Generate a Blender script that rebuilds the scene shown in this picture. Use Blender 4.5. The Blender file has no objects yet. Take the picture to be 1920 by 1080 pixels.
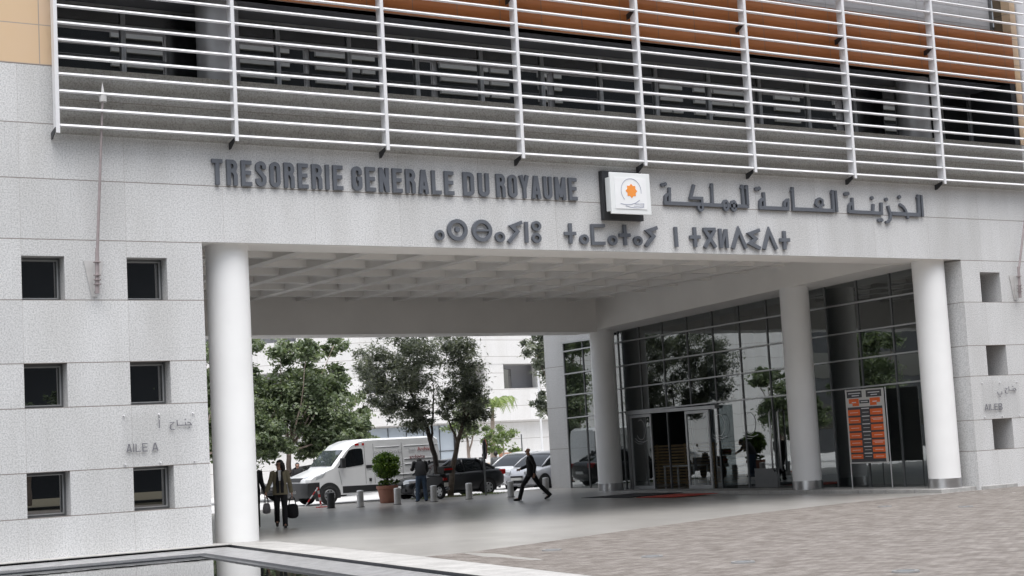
import bpy, bmesh, math, random
import numpy as np
from mathutils import Vector, Matrix
R = math.radians
random.seed(7)
scene = bpy.context.scene
COL = scene.collection

# ------------------------------------------------------------------ camera
cam_d = bpy.data.cameras.new("camera"); cam = bpy.data.objects.new("camera", cam_d); COL.objects.link(cam)
rt = Vector((0.8418022, -0.5369961, -0.0548106)); up = Vector((-0.0064427, -0.1115296, 0.9937402)); fw = Vector((0.5397477, 0.8361796, 0.0973456))
m = Matrix((( rt.x, up.x, -fw.x, -3.62817), (rt.y, up.y, -fw.y, -30.77949), (rt.z, up.z, -fw.z, 1.70646), (0, 0, 0, 1)))
cam.matrix_world = m
cam_d.sensor_width = 36.0; cam_d.lens = 2980.589/1920*36; cam_d.clip_end = 5000; cam_d.clip_start = .1
scene.camera = cam

# ------------------------------------------------------------------ sky, sun, exposure
SUN_EL, SUN_AZ = 74.0, 195.0        # azimuth clockwise from +Y: the veiled sun stands high over the square
w = bpy.data.worlds.new("World"); scene.world = w; w.use_nodes = True
nt = w.node_tree; nt.nodes.clear()
sky = nt.nodes.new("ShaderNodeTexSky"); sky.sky_type = 'NISHITA'; sky.sun_disc = False
sky.sun_elevation = R(SUN_EL); sky.sun_rotation = R(SUN_AZ); sky.air_density = 1.0; sky.dust_density = 2.5; sky.ozone_density = 1.0
bg = nt.nodes.new("ShaderNodeBackground"); bg.inputs[1].default_value = 0.15
wo = nt.nodes.new("ShaderNodeOutputWorld")
hs = nt.nodes.new('ShaderNodeHueSaturation'); hs.inputs['Saturation'].default_value = .35      # thin bright overcast
nt.links.new(sky.outputs[0], hs.inputs['Color']); nt.links.new(hs.outputs[0], bg.inputs[0]); nt.links.new(bg.outputs[0], wo.inputs[0])
sun_d = bpy.data.lights.new("sun", 'SUN'); sun_d.energy = 2.0; sun_d.angle = R(60); sun_d.color = (1, .985, .965)
sun = bpy.data.objects.new("sun", sun_d); COL.objects.link(sun)
az, el = R(SUN_AZ), R(SUN_EL)
sdir = Vector((math.sin(az)*math.cos(el), math.cos(az)*math.cos(el), math.sin(el)))
sun.rotation_euler = sdir.to_track_quat('Z', 'Y').to_euler(); sun.location = (0, -20, 60)
scene.view_settings.view_transform = 'Standard'; scene.view_settings.look = 'None'
scene.view_settings.exposure = 0.88; scene.view_settings.gamma = 1.0

# ------------------------------------------------------------------ helpers
def smooth01(t):
    return min(max(t, 0.0), 1.0)
def gz(x, y):                        # height of the paved ground
    a = -.30*smooth01((x-9.5)/20.5); t = smooth01((y-8)/5); r = smooth01((y-15)/4)
    return a*(1-t) + (-.22+.10*r)*t
ROAD = -.20

def tag(o, label=None, cat=None, group=None, kind=None):
    if label: o['label'] = label
    if cat: o['category'] = cat
    if group: o['group'] = group
    if kind: o['kind'] = kind
    return o
def thing(name, label, cat, loc=(0, 0, 0), rz=0.0, group=None):
    o = bpy.data.objects.new(name, None); COL.objects.link(o)
    o.location = loc; o.rotation_euler = (0, 0, rz); o.empty_display_size = .2
    return tag(o, label, cat, group)
def copy_tree(o, parent=None):
    c = o.copy(); COL.objects.link(c)
    if parent: c.parent = parent
    for ch in list(o.children): copy_tree(ch, c)
    return c

class MB:
    def __init__(s): s.v = []; s.f = []; s.m = []
    def add(s, vs, fs, mi=0):
        b = len(s.v); s.v += [tuple(p) for p in vs]
        for f in fs: s.f.append(tuple(b+i for i in f)); s.m.append(mi)
        return s
    def quad(s, a, b, c, d, mi=0): return s.add([a, b, c, d], [(0, 1, 2, 3)], mi)
    def box(s, x0, x1, y0, y1, z0, z1, mi=0):
        v = [(x0,y0,z0),(x1,y0,z0),(x1,y1,z0),(x0,y1,z0),(x0,y0,z1),(x1,y0,z1),(x1,y1,z1),(x0,y1,z1)]
        return s.add(v, [(0,3,2,1),(4,5,6,7),(0,1,5,4),(1,2,6,5),(2,3,7,6),(3,0,4,7)], mi)
    def tube(s, pts, rad, n=8, mi=0, cap=True):
        pts = [Vector(p) for p in pts]
        if not hasattr(rad, '__len__'): rad = [rad]*len(pts)
        rings = []; ref = None
        for i, p in enumerate(pts):
            d = (pts[min(i+1, len(pts)-1)]-pts[max(i-1, 0)]).normalized()
            if ref is None: ref = d.orthogonal().normalized()
            u = (ref-d*ref.dot(d))
            u = u.normalized() if u.length > 1e-4 else d.orthogonal().normalized()
            ref = u; wv = d.cross(u)
            rings.append([p+(u*math.cos(2*math.pi*k/n)+wv*math.sin(2*math.pi*k/n))*rad[i] for k in range(n)])
        vs = [q for r in rings for q in r]; fs = []
        for i in range(len(rings)-1):
            for k in range(n):
                fs.append((i*n+k, i*n+(k+1) % n, (i+1)*n+(k+1) % n, (i+1)*n+k))
        if cap: fs.append(tuple(range(n))[::-1]); fs.append(tuple((len(rings)-1)*n+k for k in range(n)))
        return s.add(vs, fs, mi)
    def lathe(s, prof, c=(0, 0, 0), n=24, axis='z', mi=0, cap=True):
        vs = []; fs = []
        for (r, h) in prof:
            for k in range(n):
                a = 2*math.pi*k/n; x, y = r*math.cos(a), r*math.sin(a)
                q = {'z': (x, y, h), 'y': (x, h, -y), 'x': (h, x, y)}[axis]
                vs.append((c[0]+q[0], c[1]+q[1], c[2]+q[2]))
        for i in range(len(prof)-1):
            for k in range(n): fs.append((i*n+k, i*n+(k+1) % n, (i+1)*n+(k+1) % n, (i+1)*n+k))
        if cap: fs.append(tuple(range(n))[::-1]); fs.append(tuple((len(prof)-1)*n+k for k in range(n)))
        return s.add(vs, fs, mi)
    def prism(s, poly, d0, d1, axis='y', mi=0):     # poly in the two other axes
        n = len(poly)
        def P(a, b, d): return {'y': (a, d, b), 'x': (d, a, b), 'z': (a, b, d)}[axis]
        vs = [P(a, b, d0) for a, b in poly]+[P(a, b, d1) for a, b in poly]
        fs = [tuple(range(n)), tuple(range(2*n-1, n-1, -1))]+[(i, i+n, (i+1) % n+n, (i+1) % n) for i in range(n)]
        return s.add(vs, fs, mi)
    def build(s, name, mats, parent=None, smooth=False, bevel=0, fix=True, sub=0, autos=None):
        me = bpy.data.meshes.new(name); me.from_pydata(s.v, [], s.f)
        if not isinstance(mats, (list, tuple)): mats = [mats]
        for mt in mats: me.materials.append(mt)
        if len(mats) > 1: me.polygons.foreach_set('material_index', s.m)
        if fix:
            bm = bmesh.new(); bm.from_mesh(me); bmesh.ops.recalc_face_normals(bm, faces=bm.faces); bm.to_mesh(me); bm.free()
        if smooth: me.polygons.foreach_set('use_smooth', [True]*len(me.polygons))
        me.update()
        o = bpy.data.objects.new(name, me); COL.objects.link(o)
        if parent: o.parent = parent
        if bevel:
            b = o.modifiers.new('bevel', 'BEVEL'); b.width = bevel; b.segments = 2; b.limit_method = 'ANGLE'; b.angle_limit = R(35)
            if smooth: b.harden_normals = False
        if sub: q = o.modifiers.new('sub', 'SUBSURF'); q.levels = sub; q.render_levels = sub
        if autos:
            try: me.set_sharp_from_angle(angle=R(autos))
            except Exception: pass
        return o

# stroke: a flat ribbon along (x,z) points, given depth in y
def ribbon(mb, pts, wd, y0, y1, closed=False):
    P = [Vector((a, b)) for a, b in pts]; n = len(P); L = []; Rr = []
    for i in range(n):
        if closed: a, b = P[i-1], P[(i+1) % n]
        else: a, b = P[max(i-1, 0)], P[min(i+1, n-1)]
        d1 = (P[i]-a).normalized() if (P[i]-a).length > 1e-9 else (b-P[i]).normalized()
        d2 = (b-P[i]).normalized() if (b-P[i]).length > 1e-9 else d1
        t = (d1+d2); t = t.normalized() if t.length > 1e-6 else d1
        nn = Vector((-t.y, t.x)); k = 1/max(.45, abs(nn.dot(Vector((-d1.y, d1.x)))))
        L.append(P[i]+nn*wd/2*k); Rr.append(P[i]-nn*wd/2*k)
    vs = [(q.x, y0, q.y) for q in L]+[(q.x, y0, q.y) for q in Rr]+[(q.x, y1, q.y) for q in L]+[(q.x, y1, q.y) for q in Rr]
    fs = []
    for i in range(n if closed else n-1):
        j = (i+1) % n
        fs += [(i, j, n+j, n+i), (2*n+i, 3*n+i, 3*n+j, 2*n+j), (i, 2*n+i, 2*n+j, j), (n+i, n+j, 3*n+j, 3*n+i)]
    if not closed: fs += [(0, n, 3*n, 2*n), (n-1, 3*n-1, 4*n-1, 2*n-1)]
    mb.add(vs, fs)
def arc(cx, cz, rx, rz, a0, a1, n=14):
    return [(cx+rx*math.cos(R(a0+(a1-a0)*i/n)), cz+rz*math.sin(R(a0+(a1-a0)*i/n))) for i in range(n+1)]

# ------------------------------------------------------------------ materials
def new_mat(name):
    mt = bpy.data.materials.new(name); mt.use_nodes = True
    n = mt.node_tree; b = n.nodes['Principled BSDF']; return mt, n, b
def plain(name, c, rough=.6, metal=0.0, var=.06, scale=6.0, bump=0.0, coat=0.0, spec=.5):
    mt, n, b = new_mat(name)
    b.inputs['Roughness'].default_value = rough; b.inputs['Metallic'].default_value = metal
    b.inputs['Specular IOR Level'].default_value = spec
    if coat: b.inputs['Coat Weight'].default_value = coat; b.inputs['Coat Roughness'].default_value = .05
    tc = n.nodes.new('ShaderNodeTexCoord'); nz = n.nodes.new('ShaderNodeTexNoise'); nz.inputs['Scale'].default_value = scale; nz.inputs['Detail'].default_value = 5
    rp = n.nodes.new('ShaderNodeValToRGB')
    rp.color_ramp.elements[0].position = .3; rp.color_ramp.elements[1].position = .7
    rp.color_ramp.elements[0].color = (*[max(0, k*(1-var)) for k in c], 1); rp.color_ramp.elements[1].color = (*[min(1, k*(1+var)) for k in c], 1)
    n.links.new(tc.outputs['Object'], nz.inputs['Vector']); n.links.new(nz.outputs[0], rp.inputs[0]); n.links.new(rp.outputs[0], b.inputs['Base Color'])
    if bump:
        bp = n.nodes.new('ShaderNodeBump'); bp.inputs['Strength'].default_value = bump; bp.inputs['Distance'].default_value = .02
        n.links.new(nz.outputs[0], bp.inputs['Height']); n.links.new(bp.outputs[0], b.inputs['Normal'])
    return mt
def nmath(n, op, a, b=None):
    q = n.nodes.new('ShaderNodeMath'); q.operation = op
    for i, v in enumerate((a, b)):
        if v is None: continue
        if isinstance(v, (int, float)): q.inputs[i].default_value = v
        else: n.links.new(v, q.inputs[i])
    return q.outputs[0]
def mixc(n, f, a, b, mode='MIX'):
    q = n.nodes.new('ShaderNodeMix'); q.data_type = 'RGBA'; q.blend_type = mode
    for k, v in (('Factor', f), ('A', a), ('B', b)):
        s = [i for i in q.inputs if i.name == k and i.enabled and (i.type == 'RGBA' or k == 'Factor')]
        s = s[0]
        if isinstance(v, (int, float)): s.default_value = v
        elif isinstance(v, tuple): s.default_value = v
        else: n.links.new(v, s)
    return [o for o in q.outputs if o.type == 'RGBA'][0]
def granite(name, lo, hi, zlines, xstep, xoff, stain=.12, speck=26.0, tone=.05, joint=.010):
    mt, n, b = new_mat(name)
    b.inputs['Roughness'].default_value = .62
    g = n.nodes.new('ShaderNodeNewGeometry'); sp = n.nodes.new('ShaderNodeSeparateXYZ'); n.links.new(g.outputs['Position'], sp.inputs[0])
    nz = n.nodes.new('ShaderNodeTexNoise'); nz.inputs['Scale'].default_value = speck; nz.inputs['Detail'].default_value = 4; nz.inputs['Roughness'].default_value = .75
    n.links.new(g.outputs['Position'], nz.inputs['Vector'])
    rp = n.nodes.new('ShaderNodeValToRGB'); e = rp.color_ramp.elements
    e[0].position = .36; e[0].color = (*lo, 1); e[1].position = .56; e[1].color = (*hi, 1)
    n.links.new(nz.outputs[0], rp.inputs[0])
    # big soft weathering, stretched downwards
    mp = n.nodes.new('ShaderNodeMapping'); mp.inputs['Scale'].default_value = (.9, .9, .22); n.links.new(g.outputs['Position'], mp.inputs[0])
    n2 = n.nodes.new('ShaderNodeTexNoise'); n2.inputs['Scale'].default_value = 1.1; n2.inputs['Detail'].default_value = 6; n2.inputs['Roughness'].default_value = .6
    n.links.new(mp.outputs[0], n2.inputs['Vector'])
    r2 = n.nodes.new('ShaderNodeValToRGB'); r2.color_ramp.elements[0].position = .3; r2.color_ramp.elements[1].position = .62
    k = 1-stain; r2.color_ramp.elements[0].color = (k, k*.995, k*.98, 1); r2.color_ramp.elements[1].color = (1, 1, 1, 1)
    n.links.new(n2.outputs[0], r2.inputs[0])
    c = mixc(n, 1.0, rp.outputs[0], r2.outputs[0], 'MULTIPLY')
    # panel index -> tone
    idx = nmath(n, 'FLOOR', nmath(n, 'DIVIDE', nmath(n, 'SUBTRACT', sp.outputs[0], xoff), xstep))
    jm = None; cnt = None
    for z in zlines:
        d = nmath(n, 'LESS_THAN', nmath(n, 'ABSOLUTE', nmath(n, 'SUBTRACT', sp.outputs[2], z)), joint)
        jm = d if jm is None else nmath(n, 'MAXIMUM', jm, d)
        s = nmath(n, 'GREATER_THAN', sp.outputs[2], z); cnt = s if cnt is None else nmath(n, 'ADD', cnt, s)
    wn = n.nodes.new('ShaderNodeTexWhiteNoise'); wn.noise_dimensions = '2D'
    cb = n.nodes.new('ShaderNodeCombineXYZ'); n.links.new(idx, cb.inputs[0]); n.links.new(cnt, cb.inputs[1]); n.links.new(cb.outputs[0], wn.inputs['Vector'])
    tn = nmath(n, 'ADD', nmath(n, 'MULTIPLY', wn.outputs['Value'], tone), 1-tone)
    cc = n.nodes.new('ShaderNodeCombineColor')
    for i in range(3): n.links.new(tn, cc.inputs[i])
    c = mixc(n, 1.0, c, cc.outputs[0], 'MULTIPLY')
    fx = nmath(n, 'FRACT', nmath(n, 'DIVIDE', nmath(n, 'SUBTRACT', sp.outputs[0], xoff), xstep))
    vj = nmath(n, 'MULTIPLY', nmath(n, 'LESS_THAN', fx, .009/xstep), .35)
    c = mixc(n, nmath(n, 'MAXIMUM', nmath(n, 'MULTIPLY', jm, .8), vj), c, (.17, .14, .12, 1))
    n.links.new(c, b.inputs['Base Color'])
    bp = n.nodes.new('ShaderNodeBump'); bp.inputs['Strength'].default_value = .15; bp.inputs['Distance'].default_value = .01
    n.links.new(nz.outputs[0], bp.inputs['Height']); n.links.new(bp.outputs[0], b.inputs['Normal'])
    return mt
def glass(name, tint=(.5, .55, .56), trans=.6, ior=1.75):
    mt, n, b = new_mat(name); n.nodes.remove(b)
    out = n.nodes['Material Output']
    fr = n.nodes.new('ShaderNodeFresnel')
    gg = n.nodes.new('ShaderNodeNewGeometry')      # same reflectance from either side of the thin pane
    n.links.new(nmath(n, 'ADD', nmath(n, 'MULTIPLY', gg.outputs['Backfacing'], 1/ior-ior), ior), fr.inputs[0])
    fr.inputs[0].default_value = ior
    gl = n.nodes.new('ShaderNodeBsdfGlossy'); gl.inputs['Roughness'].default_value = .01; gl.inputs['Color'].default_value = (.95, 1, 1, 1)
    tr = n.nodes.new('ShaderNodeBsdfTransparent'); tr.inputs[0].default_value = (*[k*trans for k in tint], 1)
    nz = n.nodes.new('ShaderNodeTexNoise'); nz.inputs['Scale'].default_value = .7
    g = n.nodes.new('ShaderNodeNewGeometry'); n.links.new(g.outputs['Position'], nz.inputs['Vector'])
    bp = n.nodes.new('ShaderNodeBump'); bp.inputs['Strength'].default_value = .03; bp.inputs['Distance'].default_value = .08
    n.links.new(nz.outputs[0], bp.inputs['Height']); n.links.new(bp.outputs[0], gl.inputs['Normal'])
    mx = n.nodes.new('ShaderNodeMixShader'); n.links.new(fr.outputs[0], mx.inputs[0]); n.links.new(tr.outputs[0], mx.inputs[1]); n.links.new(gl.outputs[0], mx.inputs[2])
    n.links.new(mx.outputs[0], out.inputs[0]); return mt
def dark_glass(name, base=(.012, .014, .016), spec=1.0, rough=.0, ior=1.7):
    mt = plain(name, base, rough, 0, .2, 1.2); b = mt.node_tree.nodes['Principled BSDF']; b.inputs['IOR'].default_value = ior
    b.inputs['Specular IOR Level'].default_value = .5; return mt

ZL = [.787, 1.651, 2.887, 3.751, 4.987, 6.18, 7.38, 8.48, 9.655]
M = {}
M['granite'] = granite('granite', (.43, .435, .44), (.725, .725, .725), ZL, 2.1, 4.98, tone=.08, speck=34, stain=.15)
M['granite_spandrel'] = granite('granite_spandrel', (.25, .24, .22), (.42, .41, .385), [9.0], 2.66, 4.2, speck=30, stain=.14, tone=.08, joint=.006)  # darker than the wall granite: the louvres' shade is put into the colour
M['granite_plain'] = granite('granite_plain', (.36, .36, .36), (.58, .58, .58), [1.4, 3.0, 4.6, 6.2], 2.0, .4, tone=.05)
M['white_paint'] = plain('white_paint', (.86, .86, .855), .55, 0, .06, .5, .02)
M['soffit_paint'] = plain('soffit_paint', (.88, .86, .83), .7, 0, .04, .7)
M['alu_white'] = plain('alu_white', (.74, .74, .755), .38, .0, .03, 3)
M['steel'] = plain('steel', (.55, .55, .56), .32, 1, .1, 4)
M['alu_grey'] = plain('alu_grey', (.45, .46, .47), .4, .7, .06, 3)
M['mullion'] = plain('mullion', (.16, .165, .17), .45, .5, .06, 3)
M['dark_metal'] = plain('dark_metal', (.035, .036, .04), .5, .2, .1, 3)
M['letter_grey'] = plain('letter_grey', (.115, .125, .145), .5, .0, .08, 8)
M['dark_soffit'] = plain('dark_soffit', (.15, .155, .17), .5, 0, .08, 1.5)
M['chrome_col'] = plain('column_grey', (.36, .36, .37), .4, .3, .06, 1.2)  # upper ends of the white columns, recess shade put into the colour
M['black'] = plain('black', (.012, .012, .012), .6, 0, .1, 5)
M['pane'] = dark_glass('window_pane', (.006,.007,.008), ior=2.8)
M['pane_blind'] = dark_glass('window_pane_blind', (.018, .02, .022), ior=2.8)
M['curtain_glass'] = glass('curtain_glass', trans=.62, ior=2.9)
M['door_glass'] = glass('door_glass', trans=.75, ior=2.3)
M['orange'] = None
def tiles(name, c1, c2, grout, sx, sz, ox, oz, crack=.0):
    mt, n, b = new_mat(name); b.inputs['Roughness'].default_value = .45
    g = n.nodes.new('ShaderNodeNewGeometry'); sp = n.nodes.new('ShaderNodeSeparateXYZ'); n.links.new(g.outputs['Position'], sp.inputs[0])
    u = nmath(n, 'DIVIDE', nmath(n, 'SUBTRACT', sp.outputs[0], ox), sx); v = nmath(n, 'DIVIDE', nmath(n, 'SUBTRACT', sp.outputs[2], oz), sz)
    wn = n.nodes.new('ShaderNodeTexWhiteNoise'); wn.noise_dimensions = '2D'
    cb = n.nodes.new('ShaderNodeCombineXYZ'); n.links.new(nmath(n, 'FLOOR', u), cb.inputs[0]); n.links.new(nmath(n, 'FLOOR', v), cb.inputs[1]); n.links.new(cb.outputs[0], wn.inputs['Vector'])
    nz = n.nodes.new('ShaderNodeTexNoise'); nz.inputs['Scale'].default_value = 2.2; nz.inputs['Detail'].default_value = 5; n.links.new(g.outputs['Position'], nz.inputs['Vector'])
    f = nmath(n, 'ADD', nmath(n, 'MULTIPLY', wn.outputs['Value'], .6), nmath(n, 'MULTIPLY', nz.outputs[0], .5))
    c = mixc(n, f, (*c1, 1), (*c2, 1))
    ju = nmath(n, 'LESS_THAN', nmath(n, 'FRACT', u), .02/sx); jv = nmath(n, 'LESS_THAN', nmath(n, 'FRACT', v), .02/sz)
    c = mixc(n, nmath(n, 'MAXIMUM', ju, jv), c, (*grout, 1)); n.links.new(c, b.inputs['Base Color']); return mt
M['orange'] = tiles('orange_tiles', (.36, .12, .03), (.43, .155, .045), (.20, .12, .08), 1.18, .775, 5.7, 11.5)
M['pale_tiles'] = tiles('pale_tiles', (.66, .47, .27), (.66, .50, .37), (.38, .32, .28), .86, .80, 4.57-.86*8, 9.655)
# ------------------------------------------------------------------ ground
def ground_mat(name, c1, c2, scale, rough=.8, fine=20, joints=None):
    mt, n, b = new_mat(name); b.inputs['Roughness'].default_value = rough
    g = n.nodes.new('ShaderNodeNewGeometry')
    a = n.nodes.new('ShaderNodeTexNoise'); a.inputs['Scale'].default_value = scale; a.inputs['Detail'].default_value = 7; a.inputs['Roughness'].default_value = .6
    f = n.nodes.new('ShaderNodeTexNoise'); f.inputs['Scale'].default_value = fine; f.inputs['Detail'].default_value = 3
    n.links.new(g.outputs['Position'], a.inputs['Vector']); n.links.new(g.outputs['Position'], f.inputs['Vector'])
    s = nmath(n, 'ADD', nmath(n, 'MULTIPLY', a.outputs[0], .7), nmath(n, 'MULTIPLY', f.outputs[0], .3))
    rp = n.nodes.new('ShaderNodeValToRGB'); e = rp.color_ramp.elements
    e[0].position = .38; e[0].color = (*c1, 1); e[1].position = .62; e[1].color = (*c2, 1)
    n.links.new(s, rp.inputs[0]); c = rp.outputs[0]
    if joints:
        sp = n.nodes.new('ShaderNodeSeparateXYZ'); n.links.new(g.outputs['Position'], sp.inputs[0])
        jx = nmath(n, 'LESS_THAN', nmath(n, 'FRACT', nmath(n, 'DIVIDE', sp.outputs[0], joints[0])), .02/joints[0])
        jy = nmath(n, 'LESS_THAN', nmath(n, 'FRACT', nmath(n, 'DIVIDE', sp.outputs[1], joints[1])), .02/joints[1])
        c = mixc(n, nmath(n, 'MULTIPLY', nmath(n, 'MAXIMUM', jx, jy), .5), c, tuple(list(k*.5 for k in c1)+[1]))
    n.links.new(c, b.inputs['Base Color'])
    bp = n.nodes.new('ShaderNodeBump'); bp.inputs['Strength'].default_value = .25; bp.inputs['Distance'].default_value = .01
    n.links.new(f.outputs[0], bp.inputs['Height']); n.links.new(bp.outputs[0], b.inputs['Normal'])
    return mt
M['concrete'] = ground_mat('concrete_paving', (.28, .270, .255), (.36, .348, .33), .8, rough=.29)
M['coping'] = ground_mat('pool_coping_stone', (.30, .295, .285), (.42, .412, .40), 2.0, joints=(1.3, 1.1))
M['asphalt'] = ground_mat('street_asphalt', (.46, .455, .45), (.56, .555, .55), 1.0, .9)
M['soil'] = ground_mat('soil', (.10, .09, .06), (.17, .15, .09), 3.0, .95)
# cobbles: small setts in patchy grey and brown
mt, n, b = new_mat('cobbles'); b.inputs['Roughness'].default_value = .75
g = n.nodes.new('ShaderNodeNewGeometry'); mp = n.nodes.new('ShaderNodeMapping'); mp.inputs['Rotation'].default_value = (0, 0, R(9.5)); n.links.new(g.outputs['Position'], mp.inputs[0])
br = n.nodes.new('ShaderNodeTexBrick'); br.inputs['Scale'].default_value = 1.0; br.inputs['Brick Width'].default_value = .21; br.inputs['Row Height'].default_value = .105
br.inputs['Mortar Size'].default_value = .008; br.inputs['Color1'].default_value = (.155, .14, .13, 1); br.inputs['Color2'].default_value = (.215, .20, .188, 1); br.inputs['Mortar'].default_value = (.11, .10, .095, 1)
n.links.new(mp.outputs[0], br.inputs['Vector'])
nz = n.nodes.new('ShaderNodeTexNoise'); nz.inputs['Scale'].default_value = 3.0; nz.inputs['Detail'].default_value = 6; nz.inputs['Roughness'].default_value = .7
n.links.new(g.outputs['Position'], nz.inputs['Vector'])
rp = n.nodes.new('ShaderNodeValToRGB'); e = rp.color_ramp.elements; e[0].position = .40; e[0].color = (.66, .615, .57, 1); e[1].position = .58; e[1].color = (1.14, 1.12, 1.09, 1)
n.links.new(nz.outputs[0], rp.inputs[0])
c = mixc(n, 1.0, br.outputs['Color'], rp.outputs[0], 'MULTIPLY'); n.links.new(c, b.inputs['Base Color'])
bp = n.nodes.new('ShaderNodeBump'); bp.inputs['Strength'].default_value = .6; bp.inputs['Distance'].default_value = .012
n.links.new(br.outputs['Fac'], bp.inputs['Height']); bp.invert = True; n.links.new(bp.outputs[0], b.inputs['Normal'])
M['cobbles'] = mt

def sheet(name, xs_of_y, ys, dz, mat, nx=30, zf=gz):
    mb = MB()
    for j in range(len(ys)-1):
        for (ya, yb) in ((ys[j], ys[j+1]),):
            a0, a1 = xs_of_y(ya); b0, b1 = xs_of_y(yb)
            for i in range(nx):
                t0, t1 = i/nx, (i+1)/nx
                p = [(a0+(a1-a0)*t0, ya), (a0+(a1-a0)*t1, ya), (b0+(b1-b0)*t1, yb), (b0+(b1-b0)*t0, yb)]
                mb.quad(*[(x, y, zf(x, y)+dz) for x, y in p])
    o = mb.build(name, mat, fix=False); me = o.data
    bm = bmesh.new(); bm.from_mesh(me); bmesh.ops.remove_doubles(bm, verts=bm.verts, dist=1e-5); bm.to_mesh(me); bm.free()
    return tag(o, kind='structure')
KERB = 20.95
def xe(y): return 8.85+(y+.55)*.125
lin = lambda a, b, k: [a+(b-a)*i/k for i in range(k+1)]
sheet('paving', lambda y: (xe(y), 60), lin(-40, -.5, 30), 0, M['concrete'])
sheet('paving', lambda y: (-30, 60), lin(-.5, KERB, 26), 0, M['concrete'])
gm = MB(); gm.quad((-3000, -3000, -1.2), (3000, -3000, -1.2), (3000, 3000, -1.2), (-3000, 3000, -1.2)); tag(gm.build('ground', M['soil']), kind='structure')
rd = MB(); rd.quad((-80, KERB+.14, ROAD), (140, KERB+.14, ROAD), (140, 75, ROAD), (-80, 75, ROAD)); tag(rd.build('road', M['asphalt']), kind='structure')
kb = MB()
for i in range(-30, 60): kb.box(i+.006, i+.994, KERB, KERB+.14, -.5, gz(30, KERB)+.012)
tag(kb.build('kerb', M['coping'], bevel=.012), kind='structure')
# cobbled forecourt
BND = [(9.56, -8.49), (11.44, -7.60), (15.5, -5.45), (19.6, -3.43), (23.91, -1.80), (27.5, -.72), (30.66, .02), (35.09, 1.51)]
def xb(y):
    if y <= BND[0][1]: return 0
    for (x0, y0), (x1, y1) in zip(BND, BND[1:]):
        if y0 <= y <= y1: return x0+(x1-x0)*(y-y0)/(y1-y0)
    return 99
def xl(y): return 8.05+(y+13.94)*.143
sheet('cobbled_forecourt', lambda y: (max(xl(y), xb(y)), 60), lin(-40, -8.5, 20)+lin(-8.4, -.02, 26), .005, M['cobbles'])
sheet('pool_coping', lambda y: (xe(y)+.0, xe(y)+max(.55, xl(y)-xe(y)-.004) if y < -7 else xe(y)+.95), lin(-40, -.5, 40), .004, M['coping'], nx=4)
# pool: outer gap, sloping ledge, tiled rim, water
mt, n, b = new_mat('pool_water'); b.inputs['Base Color'].default_value = (.012, .014, .013, 1); b.inputs['Roughness'].default_value = .015; b.inputs['IOR'].default_value = 1.6
b.inputs['Specular IOR Level'].default_value = .8
tc = n.nodes.new('ShaderNodeNewGeometry'); mp = n.nodes.new('ShaderNodeMapping'); mp.inputs['Scale'].default_value = (1, .6, 1)
nz = n.nodes.new('ShaderNodeTexNoise'); nz.inputs['Scale'].default_value = 1.6; nz.inputs['Detail'].default_value = 3
n.links.new(tc.outputs['Position'], mp.inputs[0]); n.links.new(mp.outputs[0], nz.inputs['Vector'])
bp = n.nodes.new('ShaderNodeBump'); bp.inputs['Strength'].default_value = .05; bp.inputs['Distance'].default_value = .05
n.links.new(nz.outputs[0], bp.inputs['Height']); n.links.new(bp.outputs[0], b.inputs['Normal'])
M['water'] = mt
M['ledge'] = ground_mat('pool_ledge_stone', (.20, .20, .205), (.33, .33, .335), 5, .35, 30)
M['rim'] = plain('pool_rim_tile', (.045, .048, .055), .3, 0, .3, 9)
WZ = -.13
def pool_ring(off, z):      # back edge and right edge, offset inwards
    yb = -.5-off
    return [(-30, yb, z), (xe(yb)-off*1.01, yb, z), (xe(-40)-off*1.01, -40, z)]
mbp = MB(); A = pool_ring(0, 0.0); B = pool_ring(.0, -.07); C_ = pool_ring(.06, -.07); D = pool_ring(.10, -.03); E_ = pool_ring(.72, -.075); F = pool_ring(.74, -.075); G = pool_ring(.74, -.11); H = pool_ring(.86, -.115); I_ = pool_ring(.86, -.5)
def strip(mb, P, Q, mi):
    for i in range(2): mb.quad(P[i], P[i+1], Q[i+1], Q[i], mi)
for P, Q, mi in ((A, B, 1), (B, C_, 1), (C_, D, 1), (D, E_, 0), (E_, G, 1), (G, H, 1), (H, I_, 1)): strip(mbp, P, Q, mi)
tag(mbp.build('pool_edge', [M['ledge'], M['rim']], fix=False), kind='structure')
wt = MB(); J = pool_ring(.86, WZ); wt.quad(J[0], J[1], J[2], (-30, -40, WZ)); tag(wt.build('pool_water', M['water'], fix=False), kind='structure')
# narrow stone strip between the pool and the wall of the left wing
cp = MB(); cp.box(-30, 8.9, -.5, .3, -.3, .012); tag(cp.build('pool_coping', M['coping'], fix=True), kind='structure')

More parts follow.
